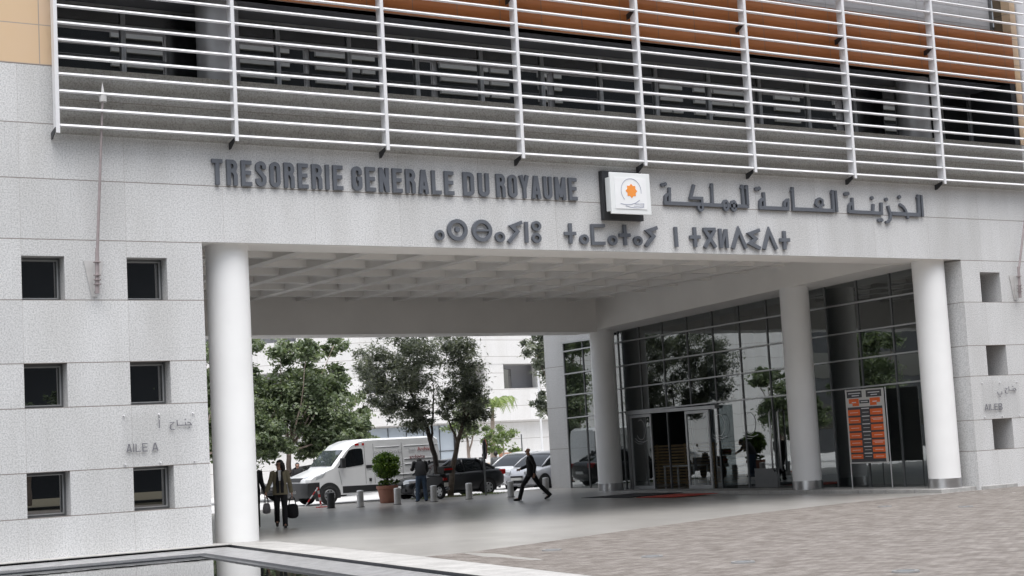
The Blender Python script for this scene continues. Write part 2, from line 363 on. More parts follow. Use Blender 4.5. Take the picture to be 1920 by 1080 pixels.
# ------------------------------------------------------------------ the treasury building
bld = thing('office_building', 'pale granite office building with a wide covered passage, white round columns and louvred upper floor', 'building', (20, 0, 0))
def part(mb, name, mat, parent=bld, **k):
    o = mb.build(name, mat, None, **k); o.parent = parent
    if parent is bld: o.matrix_parent_inverse = Matrix.Translation((-20, 0, 0))
    return o
def wall_holes(mb, x0, x1, z0, z1, holes, y=0.0, depth=.4, back=False):
    xs = sorted({x0, x1, *[h[0] for h in holes], *[h[1] for h in holes]}); zs = sorted({z0, z1, *[h[2] for h in holes], *[h[3] for h in holes]})
    for i in range(len(xs)-1):
        for j in range(len(zs)-1):
            cx, cz = (xs[i]+xs[i+1])/2, (zs[j]+zs[j+1])/2
            if any(h[0] < cx < h[1] and h[2] < cz < h[3] for h in holes): continue
            mb.quad((xs[i], y, zs[j]), (xs[i+1], y, zs[j]), (xs[i+1], y, zs[j+1]), (xs[i], y, zs[j+1]))
    for a, c, d, e in holes:
        q = y+depth
        mb.quad((a, y, d), (a, q, d), (a, q, e), (a, y, e)); mb.quad((c, y, d), (c, y, e), (c, q, e), (c, q, d))
        mb.quad((a, y, d), (c, y, d), (c, q, d), (a, q, d)); mb.quad((a, y, e), (a, q, e), (c, q, e), (c, y, e))
        if back: mb.quad((a, q, d), (c, q, d), (c, q, e), (a, q, e))
XL, XR, ZT = 8.69, 31.42, 6.2
WIN_L = []
for x in (.79, 2.88, 4.98, 7.08):
    for k in range(3): WIN_L.append((x, x+.842, .787+2.1*k, .787+2.1*k+.864))
mb = MB(); wall_holes(mb, -30, XL, -.6, ZT, WIN_L)
mb.quad((XL, 0, -.6), (XL, .55, -.6), (XL, .55, ZT), (XL, 0, ZT))          # jamb
mb.quad((XL, .55, -.6), (8.2, .55, -.6), (8.2, .55, 7.3), (XL, .55, 7.3))
part(mb, 'left_wing_wall', M['granite'], fix=False)
WIN_R = []
for x in (32.16, 34.26, 36.36): WIN_R += [(x, x+.842, .787+2.1*k, .787+2.1*k+.864) for k in range(3)]
mb = MB(); wall_holes(mb, XR, 46, -.6, ZT, WIN_R, depth=.92, back=True)
mb.quad((XR, 0, -.6), (XR, .66, -.6), (XR, .66, ZT), (XR, 0, ZT))
part(mb, 'right_wing_wall', M['granite'], fix=False)
mb = MB()                                                                      # band over the passage, with the lettering
mb.quad((-30, 0, ZT), (46, 0, ZT), (46, 0, 9.0), (-30, 0, 9.0))
mb.quad((-30, 0, 9.0), (5.72, 0, 9.0), (5.72, 0, 9.655), (-30, 0, 9.655)); mb.quad((34.42, 0, 9.0), (46, 0, 9.0), (46, 0, 9.655), (34.42, 0, 9.655))
mb.quad((XL, 0, ZT), (XR, 0, ZT), (XR, .05, ZT), (XL, .05, ZT))
mb.quad((XL, .05, ZT), (XR, .05, ZT), (XR, .05, ZT+.05), (XL, .05, ZT+.05))
o = part(mb, 'lintel_wall', M['granite'], fix=False)
SP0 = 8.30
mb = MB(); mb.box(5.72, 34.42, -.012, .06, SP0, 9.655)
part(mb, 'spandrel', M['granite_spandrel'], fix=True)  # wall band behind the blades, their shade painted in
mb = MB(); mb.quad((5.72, .06, 9.0), (34.42, .06, 9.0), (34.42, .06, 9.65), (5.72, .06, 9.65))
mb.quad((5.72, .05, 9.652), (34.42, .05, 9.652), (34.42, 1.6, 9.652), (5.72, 1.6, 9.652))
part(mb, 'sill_slab', M['dark_soffit'], fix=False)
# passage: front beam, coffers, rear and right beams
mb = MB(); mb.box(XL-.4, XR+.3, .055, 1.36, ZT+.02, 7.35)
part(mb, 'front_beam', M['soffit_paint'])
mb = MB()
ribs_x = [9.505+1.773*k for k in range(0, 12)]
ribs_y = [2.43+1.773*k for k in range(8)]
for x in ribs_x: mb.box(x-.15, x+.15, 1.36, 15.95, 6.66, 7.13)
for y in ribs_y:
    xs = [XL-.4]+ribs_x+[30.1]
    for a, c in zip(xs, xs[1:]):
        a2 = a+.15 if a in ribs_x else a; c2 = c-.15 if c in ribs_x else c
        if c2 > a2: mb.box(a2, c2, y-.13, y+.13, 6.70, 7.13)
mb.quad((XL-.4, 1.3, 7.125), (31.6, 1.3, 7.125), (31.6, 16.2, 7.125), (XL-.4, 16.2, 7.125))
part(mb, 'coffered_ceiling', M['soffit_paint'], fix=True)
mb = MB(); mb.box(XL-.4, 30.1, 15.95, 17.3, 5.57, 7.35); part(mb, 'rear_beam', M['soffit_paint'])
def rbz(y): return 6.235-(y-.66)*.0378
mb = MB()
mb.add([(30.1, 1.36, rbz(1.36)), (31.62, 1.36, rbz(1.36)), (31.62, 17.3, rbz(17.3)), (30.1, 17.3, rbz(17.3)),
        (30.1, 1.36, 7.35), (31.62, 1.36, 7.35), (31.62, 17.3, 7.35), (30.1, 17.3, 7.35)],
       [(0,3,2,1),(4,5,6,7),(0,1,5,4),(1,2,6,5),(2,3,7,6),(3,0,4,7)])
part(mb, 'side_beam', M['soffit_paint'])
# columns
def column(x, y, z0, z1, ring=True, r=.45, mat='white_paint', z_tag=None):
    mb = MB(); b0 = z0+(.27 if ring else 0)
    mb.lathe([(r, b0), (r, b0+.01), (r, (b0+z1)/2), (r, z1)], (x, y, 0), 48, cap=False)
    o = part(mb, 'column', M[mat], smooth=True, fix=True)
    if ring:
        q = MB(); q.lathe([(r+.012, z0), (r+.012, z0+.27), (r-.01, z0+.275)], (x, y, 0), 48, cap=False)
        k = q.build('base_ring', M['steel'], o, smooth=True, autos=30)
    return o
column(9.505, .66, -.02, 6.23, False); column(30.78, .66, -.19, 6.23); column(30.54, 5.98, -.19, 6.06); column(30.78, 16.62, -.19, 5.66)
column(9.505, .72, 9.6, 11.55, False, .46, 'chrome_col'); column(30.78, .72, 9.6, 11.55, False, .46, 'chrome_col')
# plinth step under the glass front
mb = MB(); mb.box(30.02, 33.5, .12, 21.6, -.7, -.19); mb.box(31.5, 33.0, -.02, .12, -.7, -.195)
part(mb, 'plinth_step', M['coping'], bevel=.015)
# inner left wall of the passage and the mass of the storeys above
mb = MB(); mb.quad((8.2, .55, -.6), (8.2, 17.3, -.6), (8.2, 17.3, 7.3), (8.2, .55, 7.3))
mb.quad((-30, 17.3, -.6), (8.2, 17.3, -.6), (8.2, 17.3, 15.3), (-30, 17.3, 15.3)); mb.quad((8.2, 17.3, 7.3), (46, 17.3, 7.3), (46, 17.3, 15.3), (8.2, 17.3, 15.3))
mb.quad((-30, 0, 15.3), (46, 0, 15.3), (46, 17.3, 15.3), (-30, 17.3, 15.3)); mb.quad((46, 0, -.6), (46, 21.5, -.6), (46, 21.5, 15.3), (46, 0, 15.3)); mb.quad((-30, 0, -.6), (-30, 17.3, -.6), (-30, 17.3, 15.3), (-30, 0, 15.3))
part(mb, 'rear_wall', M['granite_plain'], fix=False)
# small square windows of the left wing
for (a, c, d, e) in WIN_L:
    if a < 2.5: 
        pass
    f = MB(); y = .36; t = .045
    for (p, q, r_, s) in ((a, a+t, d, e), (c-t, c, d, e), (a+t, c-t, d, d+t), (a+t, c-t, e-t, e)): f.box(p+.004, q-.004, y-.05, y+.04, r_+.004, s-.004)
    fo = part(f, 'window', M['mullion'])
    g2 = MB(); g2.quad((a, y, d), (c, y, d), (c, y, e), (a, y, e)); g2.build('pane', M['pane'], fo, fix=False)
    h = MB(); 
    for (p, q, r_, s) in ((a+t, a+t+.022, d+t, e-t), (c-t-.022, c-t, d+t, e-t), (a+t+.022, c-t-.022, d+t, d+t+.022), (a+t+.022, c-t-.022, e-t-.022, e-t)): h.box(p, q, y-.062, y-.012, r_, s)
    h.build('sash', M['alu_grey'], fo)
# ribbon windows of the upper floor: recessed 1.6 m
YW = 1.6
mb = MB(); mb.quad((5.72, .0, 11.5), (34.42, .0, 11.5), (34.42, YW+.2, 11.5), (5.72, YW+.2, 11.5))
for k in range(16): pass
part(mb, 'recess_soffit', M['dark_soffit'], fix=False)
for x0_, x1_ in ((34.2, 34.42), (5.5, 5.72)): mb = MB(); mb.box(x0_, x1_, .02, YW+.1, 9.655, 11.5); part(mb, 'recess_cheek', M['dark_metal'])
xs = [4.1+1.8*k for k in range(0, 17)]; xs = [5.72]+[x for x in xs if x > 6.2]+[34.2]
tr = 11.05
for i in range(len(xs)-1):
    a, c = xs[i], xs[i+1]; f = MB()
    f.box(a+.003, a+.05, YW-.06, YW, 9.66, 11.49); f.box(c-.05, c-.003, YW-.06, YW, 9.66, 11.49)
    f.box(a+.05, c-.05, YW-.05, YW, 11.44, 11.49); f.box(a+.05, c-.05, YW-.055, YW, tr-.035, tr+.035); f.box(a+.05, c-.05, YW-.05, YW, 9.66, 9.72)
    fo = part(f, 'window', M['alu_grey'])
    g2 = MB(); g2.quad((a, YW+.01, 9.66), (c, YW+.01, 9.66), (c, YW+.01, 11.5), (a, YW+.01, 11.5))
    g2.build('pane', M['pane_blind'] if i in (5, 6, 8, 9, 11, 12, 14) else M['pane'], fo, fix=False)
# orange tile band and the next storey
mb = MB(); mb.box(5.72, 34.42, 0, .3, 11.5, 13.05); part(mb, 'tile_cladding', M['orange'])
for x0_, x1_ in ((-30, 5.72), (34.42, 34.66)): mb = MB(); mb.box(x0_, x1_, -.004, .3, 9.657, 15.3); part(mb, 'tile_cladding', M['pale_tiles'])
mb = MB()
for i in range(16):
    a = 5.72+1.8*i; c = min(a+1.79, 34.0)
    if a < 34: 
        for k in range(10): mb.box(a, c, .42+.004*(k % 2), .46, 13.06+.12*k, 13.06+.12*k+.116)
part(mb, 'roller_shutter', plain('shutter_grey', (.50, .50, .52), .5, .1, .05, 2))
for q_ in ((34.0, 34.42, .3, .5, 13.05, 15.3), (5.72, 33.998, .4, .5, 14.26, 15.3)): mb = MB(); mb.box(*q_); part(mb, 'upper_window_band', M['pane'])
mb = MB(); mb.box(34.66, 46, -.06, .3, 9.0, 15.3); part(mb, 'corner_pier', plain('pier_grey', (.55, .55, .57), .6, 0, .05, .8), bevel=.05)
# sunscreen: posts, brackets, louvre blades
PX = [5.65, 9.39, 12.95, 16.51, 20.08, 23.62, 27.15, 30.61]
ZB = [8.23]*1+[8.28]*7
for x, zb in zip(PX, ZB):
    mb = MB(); mb.box(x-.038, x+.038, -.40, -.375, zb, 15.0); mb.box(x-.012, x+.012, -.375, -.14, zb+.05, 15.0)
    po = part(mb, 'louvre_post', M['alu_white'])
    for z in (8.26, 12.12):
        q = MB(); q.prism([(-.30, z+.10), (-.014, z+.04), (-.014, z-.10), (-.10, z-.10), (-.30, z+.02)], x-.03, x-.014, 'x'); q.build('bracket', M['dark_metal'], po)
blade = []
for k in range(8):                                   # elliptical section, tilted: the front edge hangs lower
    t = 2*math.pi*k/8; a, c = .115*math.cos(t), .034*math.sin(t); ca, sa = math.cos(R(14)), math.sin(R(14)); blade.append((a*ca-c*sa, a*sa+c*ca))
ends = PX+[34.62]
ztop_of_bay = [11.2, 11.6, 12.1, 12.6, 13.0, 13.4, 13.8, 14.2]
rest = MB(); nb = 0
for k in range(19):
    z = 8.41+.3445*k
    for i in range(8):
        a, c = ends[i]+.014, ends[i+1]-.014
        poly = [(-.262+p, z+q) for p, q in blade]
        if z < ztop_of_bay[i] and nb < 99:
            mb = MB(); mb.prism(poly, a, c, 'x'); part(mb, 'louvre_blade', M['alu_white'], smooth=True, autos=50); nb += 1
        else: rest.prism(poly, a, c, 'x')
o = part(rest, 'louvre_blade', M['alu_white'], smooth=True, autos=50); o['kind'] = 'stuff'

# ------------------------------------------------------------------ glass front of the right wing (plane x = 31.5)
XG = 31.5
YM = [.66, 1.55]+[2.86+1.385*k for k in range(10)]+[16.6, 17.9, 18.9, 20.18]
rows = [(5.22, .035), (4.34, .035), (3.51, .035), (2.64, .035)]
def rz(z, y): return z+(16.7-y)*.0165
def top(y): return rbz(y)+.0
ys = sorted(YM)
for y in ys:
    bars = MB(); bars.box(XG-.03, XG+.05, y-.025, y+.025, -.19, top(y)+.02 if y < 17.5 else 5.52); part(bars, 'mullion', M['mullion'])
for z, t in rows:
    A0, A1 = .66, 20.2; tb = MB()
    for (a, c) in ((A0, 10.4), (10.4, 20.2)):
        tb.add([(XG-.11, a, rz(z, a)-t), (XG-.032, a, rz(z, a)-t), (XG-.032, c, rz(z, c)-t), (XG-.11, c, rz(z, c)-t),
                (XG-.11, a, rz(z, a)+t*.3), (XG-.032, a, rz(z, a)+t*.3), (XG-.032, c, rz(z, c)+t*.3), (XG-.11, c, rz(z, c)+t*.3)],
               [(0,3,2,1),(4,5,6,7),(0,1,5,4),(1,2,6,5),(2,3,7,6),(3,0,4,7)])
    part(tb, 'transom', M['alu_grey'])
tb = MB(); tb.box(XG-.11, XG-.032, 17.35, 20.25, 5.46, 5.52); part(tb, 'transom', M['alu_grey'])
zr = [-.19, 2.64, 3.51, 4.34, 5.22]
for i in range(len(ys)-1):
    a, c = ys[i], ys[i+1]
    if c <= a+.05: continue
    for j in range(5):
        if j == 0 and 11.1 < (a+c)/2 < 16.55: continue          # the doorway
        b0 = (lambda y: -.19) if j == 0 else (lambda y, z=zr[j]: rz(z, y))
        b1 = (lambda y, z=zr[j+1]: rz(z, y)) if j < 4 else ((lambda y: top(y)+.02) if c < 17.5 else (lambda y: 5.5))
        g2 = MB(); g2.quad((XG, a, b0(a)), (XG, c, b0(c)), (XG, c, b1(c)), (XG, a, b1(a))); part(g2, 'glazing_panel', M['curtain_glass'], fix=False)
# sliding doors, fixed light and entrance frame
def door_leaf(y0, y1, x, name='door'):
    f = MB(); t = .085
    f.box(x-.03, x+.03, y0, y0+t, -.185, 2.50); f.box(x-.03, x+.03, y1-t, y1, -.185, 2.50); f.box(x-.03, x+.03, y0+t, y1-t, 2.40, 2.50); f.box(x-.03, x+.03, y0+t, y1-t, -.185, -.06)
    fo = part(f, name, M['alu_grey']); g2 = MB(); g2.quad((x, y0+t, -.06), (x, y1-t, -.06), (x, y1-t, 2.4), (x, y0+t, 2.4)); g2.build('pane', M['door_glass'], fo, fix=False); return fo
door_leaf(14.75, 16.02, 31.40); door_leaf(11.52, 12.82, 31.40)
mb = MB(); mb.box(31.36, 31.52, 16.06, 16.2, -.19, 2.62); mb.box(31.32, 31.56, 11.1, 16.2, 2.52, 2.635); part(mb, 'door_frame', M['alu_grey'])
for a, c in ((10.4, 11.5), (16.2, 16.6)): g2 = MB(); g2.quad((XG, a, -.19), (XG, c, -.19), (XG, c, 2.62), (XG, a, 2.62)); part(g2, 'side_light', M['curtain_glass'], fix=False)
for y in (8.05, 8.45):                                            # tall pull handles of the glass side door
    mb = MB(); mb.tube([(XG-.05, y, .35), (XG-.13, y, .45), (XG-.13, y, 2.25), (XG-.05, y, 2.35)], .03, 8); part(mb, 'pull_handle', M['steel'], smooth=True)
for y in (8.9, 7.1): mb = MB(); mb.box(XG-.006, XG-.002, y-.6, y+.6, -.17, .45); part(mb, 'kick_plate', M['mullion'])
# etched emblem on the glass: an open ring over a hand stroke
for y in (9.55, 11.0, 15.4):
    e = MB(); x = XG-.012 if y < 11 else 31.385
    pts = arc(y, 1.95, .27, .36, 60, 330, 18)
    for wd, P_ in ((.018, pts), (.02, [(y-.35, 1.56), (y-.1, 1.5), (y+.2, 1.54), (y+.38, 1.66)]), (.016, [(y-.05, 1.44), (y+.2, 1.45), (y+.4, 1.55)])):
        m2 = MB(); ribbon(m2, P_, wd, 0, .004); e.add([(x+v[1], v[0], v[2]) for v in m2.v], m2.f)
    part(e, 'glass_emblem', M['alu_grey'])
# end pier beyond the glass
mb = MB(); mb.box(31.5, 33.2, 20.22, 21.55, -.6, 15.3); mb.box(31.503, 31.9, 17.35, 20.22, 5.52, 15.3); part(mb, 'end_pier', M['granite_plain'])
# room behind the glass
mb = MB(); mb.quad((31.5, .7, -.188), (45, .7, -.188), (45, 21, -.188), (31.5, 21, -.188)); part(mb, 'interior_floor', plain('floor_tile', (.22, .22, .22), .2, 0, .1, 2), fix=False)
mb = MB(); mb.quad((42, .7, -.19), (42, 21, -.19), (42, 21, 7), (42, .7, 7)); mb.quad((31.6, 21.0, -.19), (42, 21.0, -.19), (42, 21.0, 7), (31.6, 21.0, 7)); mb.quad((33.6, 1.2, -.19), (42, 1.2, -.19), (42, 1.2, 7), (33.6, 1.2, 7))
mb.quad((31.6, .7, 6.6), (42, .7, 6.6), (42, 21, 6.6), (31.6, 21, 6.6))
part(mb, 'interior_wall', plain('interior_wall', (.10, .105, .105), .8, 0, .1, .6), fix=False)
pg_ = plain('pillar_grey', (.22, .245, .26), .6)
for q_ in ((34.6, 35.3, 14.4, 15.3), (37, 37.6, 5, 5.6), (33.7, 34.2, 2.6, 3.1)): mb = MB(); mb.box(*q_, -.19, 6.6); part(mb, 'interior_pillar', pg_)
wood = plain('reception_wood', (.30, .20, .10), .5, 0, .2, 4)
rs = thing('slatted_screen', 'low wooden slatted reception screen behind the open glass doors', 'screen', (34.2, 16.2, -.188))
mb = MB()
for k in range(13): mb.box(-.02, .02, -3.2, 2.1, .05+.116*k, .05+.116*k+.078)
mb.build('slats', wood, rs)
mb = MB()
for y in (-3.1, -1.4, .3, 2.0): mb.box(.022, .07, y-.04, y+.04, 0, 1.56)
mb.build('upright', wood, rs)
tb_ = thing('table', 'narrow white table with thin legs in front of the slatted reception screen', 'table', (33.5, 15.6, -.188))
mb = MB(); mb.box(-.35, .35, -.9, .9, .72, .76); mb.build('tabletop', M['white_paint'], tb_, bevel=.005)
for sx in (-.31, .31):
    for sy in (-.86, .86): mb = MB(); mb.box(sx-.025, sx+.025, sy-.025, sy+.025, 0, .72); mb.build('leg', M['white_paint'], tb_)
ARAB=[('s',[(20.821,7.436),(23.583,7.443)],0.089),('s',[(20.859,7.407),(20.882,7.6),(20.945,7.655),(21.029,7.67)],0.072),('s',[(21.024,7.832),(20.996,7.463)],0.073),('d',[(20.807,7.895)],0.051),('d',[(20.9,7.912)],0.051),('s',[(21.817,7.932),(21.665,7.563)],0.074),('s',[(21.644,7.589),(22.075,7.598)],0.074),('s',[(22.038,7.616),(22.034,7.395)],0.074),('s',[(22.04,7.415),(22.042,7.319),(21.97,7.275),(21.912,7.334),(21.899,7.406)],0.057),('s',[(22.401,7.995),(22.383,7.481)],0.075),('s',[(22.35,7.887),(22.402,7.985)],0.04),('e',[(22.81,7.442)],(0.075,0.12,0.062)),('e',[(23.079,7.441)],(0.075,0.121,0.062)),('s',[(23.41,7.999),(23.409,7.486)],0.076),('s',[(23.549,7.995),(23.55,7.471)],0.077),('s',[(23.358,7.899),(23.41,7.999)],0.04),('s',[(23.492,7.895),(23.549,7.991)],0.041),('d',[(23.88,7.911)],0.054),('d',[(23.979,7.928)],0.055),('s',[(23.967,7.384),(23.991,7.591),(24.061,7.648),(24.152,7.666)],0.077),('s',[(24.129,7.832),(24.125,7.458)],0.078),('s',[(23.937,7.422),(24.97,7.43)],0.095),('s',[(24.81,7.482),(24.835,7.602),(24.919,7.662),(24.986,7.673)],0.069),('s',[(24.954,7.696),(24.935,7.417)],0.07),('s',[(25.142,8.012),(25.133,7.423)],0.079),('s',[(25.086,7.89),(25.136,8.002)],0.042),('s',[(25.088,7.428),(26.608,7.433)],0.093),('s',[(25.992,7.535),(25.939,7.594),(25.996,7.705),(26.08,7.74),(26.177,7.699),(26.174,7.59),(26.027,7.476)],0.066),('s',[(26.161,7.596),(26.225,7.558)],0.047),('s',[(26.576,7.986),(26.56,7.448)],0.081),('s',[(26.517,7.882),(26.57,7.976)],0.043),('s',[(26.691,7.981),(26.692,7.397)],0.072),('d',[(27.048,7.903)],0.053),('d',[(27.141,7.917)],0.053),('s',[(27.134,7.399),(27.163,7.594),(27.224,7.646),(27.309,7.659)],0.077),('s',[(27.288,7.81),(27.28,7.457)],0.078),('s',[(27.118,7.427),(28.401,7.42)],0.092),('s',[(28.07,7.663),(28.035,7.462)],0.074),('d',[(28.04,7.832)],0.054),('s',[(28.376,7.716),(28.351,7.41)],0.079),('d',[(28.243,7.224)],0.054),('d',[(28.344,7.231)],0.054),('s',[(28.627,7.641),(28.662,7.518),(28.705,7.405),(28.677,7.258),(28.583,7.187),(28.498,7.178)],0.075),('d',[(28.582,7.811)],0.055),('s',[(28.748,7.429),(29.852,7.42)],0.1),('s',[(29.082,7.693),(29.212,7.63),(29.29,7.539),(29.33,7.424),(29.381,7.304)],0.075),('d',[(29.099,7.899)],0.055),('s',[(29.843,7.991),(29.817,7.423)],0.087),('s',[(29.78,7.882),(29.836,7.98)],0.046),('s',[(29.961,7.985),(29.963,7.377)],0.072)]
TIF=[[('e',[(14.346,6.47)],(0.091,0.089,0.057))],[('e',[(14.818,6.602)],(0.221,0.205,0.086)),('d',[(14.818,6.609)],0.067)],[('e',[(15.473,6.603)],(0.223,0.212,0.088)),('s',[(15.291,6.603),(15.663,6.613)],0.049)],[('e',[(15.952,6.469)],(0.101,0.091,0.059))],[('s',[(16.578,6.827),(16.289,6.727),(16.442,6.606),(16.184,6.349)],0.085)],[('s',[(16.696,6.842),(16.688,6.354)],0.085)],[('e',[(16.976,6.751)],(0.099,0.088,0.061)),('e',[(16.967,6.466)],(0.099,0.087,0.06))],[('s',[(17.945,6.843),(17.938,6.358)],0.083),('s',[(17.773,6.594),(18.097,6.602)],0.082)],[('e',[(18.334,6.468)],(0.1,0.089,0.062))],[('s',[(18.956,6.813),(18.586,6.803),(18.584,6.377),(18.947,6.385)],0.079)],[('e',[(19.176,6.463)],(0.102,0.09,0.064))],[('s',[(19.557,6.854),(19.557,6.353)],0.086),('s',[(19.382,6.594),(19.715,6.602)],0.085)],[('e',[(19.942,6.469)],(0.101,0.086,0.065))],[('s',[(20.56,6.81),(20.26,6.717),(20.43,6.589),(20.17,6.342)],0.093)],[('s',[(21.136,6.843),(21.141,6.345)],0.088)],[('s',[(21.742,6.854),(21.74,6.35)],0.09),('s',[(21.58,6.599),(21.909,6.607)],0.089)],[('s',[(22.021,6.813),(22.417,6.823)],0.073),('s',[(22.052,6.813),(22.392,6.351)],0.09),('s',[(22.4,6.81),(22.043,6.344)],0.091)],[('s',[(22.569,6.84),(22.573,6.343)],0.085),('s',[(22.764,6.832),(22.772,6.347)],0.086),('s',[(22.587,6.355),(22.743,6.819)],0.068)],[('s',[(22.961,6.338),(23.179,6.818),(23.4,6.347)],0.097)],[('s',[(23.896,6.837),(23.557,6.733),(23.743,6.606),(23.551,6.486),(23.885,6.356)],0.094)],[('s',[(24.009,6.339),(24.211,6.825),(24.44,6.347)],0.1)],[('s',[(24.743,6.834),(24.73,6.348)],0.095),('s',[(24.575,6.595),(24.914,6.603)],0.095)]]
PLQ=[('s',[(7.638,2.576),(7.635,2.404)],0.017),('d',[(7.639,2.617)],0.015),('s',[(7.852,2.502),(7.946,2.505),(7.875,2.46),(7.855,2.413),(7.884,2.364),(7.953,2.364)],0.019),('s',[(8.007,2.556),(8.019,2.448)],0.02),('s',[(8.0,2.446),(8.32,2.442)],0.02),('s',[(8.314,2.442),(8.278,2.491),(8.228,2.499)],0.02),('s',[(8.188,2.447),(8.187,2.501)],0.017),('d',[(8.183,2.555)],0.015),('d',[(8.268,2.396)],0.015)]
# ------------------------------------------------------------------ lettering and signs
def pin(o, root):
    o.parent = root; o.matrix_parent_inverse = Matrix.LocRotScale(root.location, root.rotation_euler, None).inverted(); return o
def strokes_mesh(name, items, y0, y1, root, mat):
    """builds the strokes; strokes that touch become one mesh, separate signs become parts of their own"""
    def sample(it):
        kind, pts, w_ = it
        if kind == 's':
            o = []
            for p, q in zip(pts, pts[1:]): o += [(p[0]+(q[0]-p[0])*i/8, p[1]+(q[1]-p[1])*i/8) for i in range(9)]
            return o, w_/2
        if kind == 'e': return arc(pts[0][0], pts[0][1], w_[0], w_[1], 0, 360, 20), w_[2]/2
        return [pts[0]], w_*.9
    S_ = [sample(i) for i in items]; n = len(items); par = list(range(n))
    def find(i):
        while par[i] != i: i = par[i]
        return i
    for i in range(n):
        for j in range(i):
            if min((p[0]-q[0])**2+(p[1]-q[1])**2 for p in S_[i][0] for q in S_[j][0]) < (S_[i][1]+S_[j][1])**2*.9: par[find(i)] = find(j)
    for rt_ in sorted({find(i) for i in range(n)}):
        mb = MB(); k = 0
        for i in range(n):
            if find(i) != rt_: continue
            kind, pts, w_ = items[i]; d = .0015*k; k += 1
            if kind == 's': ribbon(mb, pts, w_, y0-d, y1)
            elif kind == 'e':
                rx, rz_, t = w_; cx, cz = pts[0]
                ribbon(mb, arc(cx, cz, rx, rz_, 0, 360, 22)[:-1], t, y0-d, y1, closed=True)
            else:
                cx, cz = pts[0]; mb.prism([(cx+w_*math.cos(R(30+60*i_)), cz+w_*math.sin(R(30+60*i_))) for i_ in range(6)], y0-d, y1, 'y')
        pin(mb.build(name, mat, fix=True), root)
def glyph(ch, W, t):
    h = t/2; a, b, c, d = h, W-h, h, 1-h; S = lambda *p: ('s', list(p)); m = W/2
    G = {
     'T': [S((0, d), (W, d)), S((m, 0), (m, 1-t))], 'I': [S((m, 0), (m, 1))],
     'E': [S((a, 0), (a, 1)), S((t, d), (W, d)), S((t, .52), (W*.92, .52)), S((t, c), (W, c))],
     'L': [S((a, 0), (a, 1)), S((t, c), (W, c))],
     'R': [S((a, 0), (a, 1)), ('s', [(t*.9, d)]+arc(b-.13, .745, .13, .255-h, 90, -90, 8)+[(t*.9, .49+h-.0)]), S((b-.10, .49+h), (b, .40), (b, 0))],
     'D': [S((a, 0), (a, 1)), ('s', [(t*.9, d)]+arc(b-.16, .80, .16, .2-h, 90, 0, 6)+arc(b-.16, .2, .16, .2-h, 0, -90, 6)+[(t*.9, c)])],
     'O': [('c', arc(m, .78, m-h, .22-h, 0, 180, 10)+arc(m, .22, m-h, .22-h, 180, 360, 10))],
     'U': [('s', [(a, 1)]+arc(m, .22, m-h, .22-h, 180, 360, 10)+[(b, 1)])],
     'G': [('s', [(b, .66)]+arc(m, .78, m-h, .22-h, 0, 180, 10)+arc(m, .22, m-h, .22-h, 180, 360, 10)+[(b, .50), (m, .50)])],
     'S': [('s', [(b, .70)]+arc(m, .78, m-h, .22-h, 0, 180, 10)+[(a, .68), (b, .36)]+arc(m, .22, m-h, .22-h, 0, -180, 10)+[(a, .31)])],
     'N': [S((a, 0), (a, 1)), S((b, 0), (b, 1)), S((a, 1-h*.4), (b, h*.4))],
     'A': [S((a*.8, 0), (m-.02, 1)), S((W-a*.8, 0), (m+.02, 1)), S((W*.22, .26), (W*.78, .26))],
     'Y': [S((m, 0), (m, .45)), S((a*.7, 1), (m, .42)), S((W-a*.7, 1), (m, .42))],
     'M': [S((a, 0), (a, 1)), S((b, 0), (b, 1)), S((a, .98), (m, .12)), S((b, .98), (m, .12))],
     'B': [S((a, 0), (a, 1)), ('s', [(t*.9, d)]+arc(b-.14, .75, .12, .25-h, 90, -90, 8)+[(t*.9, .5)]), ('s', [(t*.9, .5)]+arc(b-.14, .25, .14, .25-h, 90, -90, 8)+[(t*.9, c)])],
    }
    return G[ch]
def latin(text, x0, x1, z0, z1, t, y0, y1, root, mat, gap=.19, W=.47):
    Hh = z1-z0; ws = [(t*1.05 if ch == 'I' else W*1.28 if ch == 'M' else W*.5 if ch == ' ' else W) for ch in text]
    tot = sum(ws)+gap*(len(text)-1); sx = (x1-x0)/tot; x = 0
    for ch, w_ in zip(text, ws):
        if ch != ' ':
            mb = MB(); k = 0
            for kind, pts in glyph(ch, w_, t):
                P = [(x0+(x+p[0])*sx, z0+p[1]*Hh) for p in pts]
                ribbon(mb, P, t*(Hh+sx)/2, y0-.0015*k, y1, closed=(kind == 'c')); k += 1
            pin(mb.build('letter', mat, fix=True), root)
        x += w_+gap
LG = M['letter_grey']
r1 = thing('sign_lettering', 'row of dark grey Latin capitals on the granite band, left of the white emblem', 'sign', (13.6, -.1, 7.4))
for wd, a, c in (('TRESORERIE', 8.95, 11.97), ('GENERALE', 12.20, 14.78), ('DU', 15.03, 15.73), ('ROYAUME', 15.93, 18.20)):
    latin(wd, a, c, 7.40, 7.945, .165, -.078, -.012, r1, LG)
r2 = thing('sign_lettering', 'dark grey Arabic lettering fixed on the granite band right of the white emblem box', 'sign', (25.3, -.1, 7.4))
groups = [(0, 20), (20, 28), (28, 41), (41, 60)]
nA = len(ARAB)
strokes_mesh('letter', ARAB, -.078, -.012, r2, LG)
r3 = thing('sign_lettering', 'dark grey Tifinagh lettering in the lower row of the granite band', 'sign', (19.6, -.1, 6.4))
for it in TIF: strokes_mesh('letter', it, -.078, -.012, r3, LG)
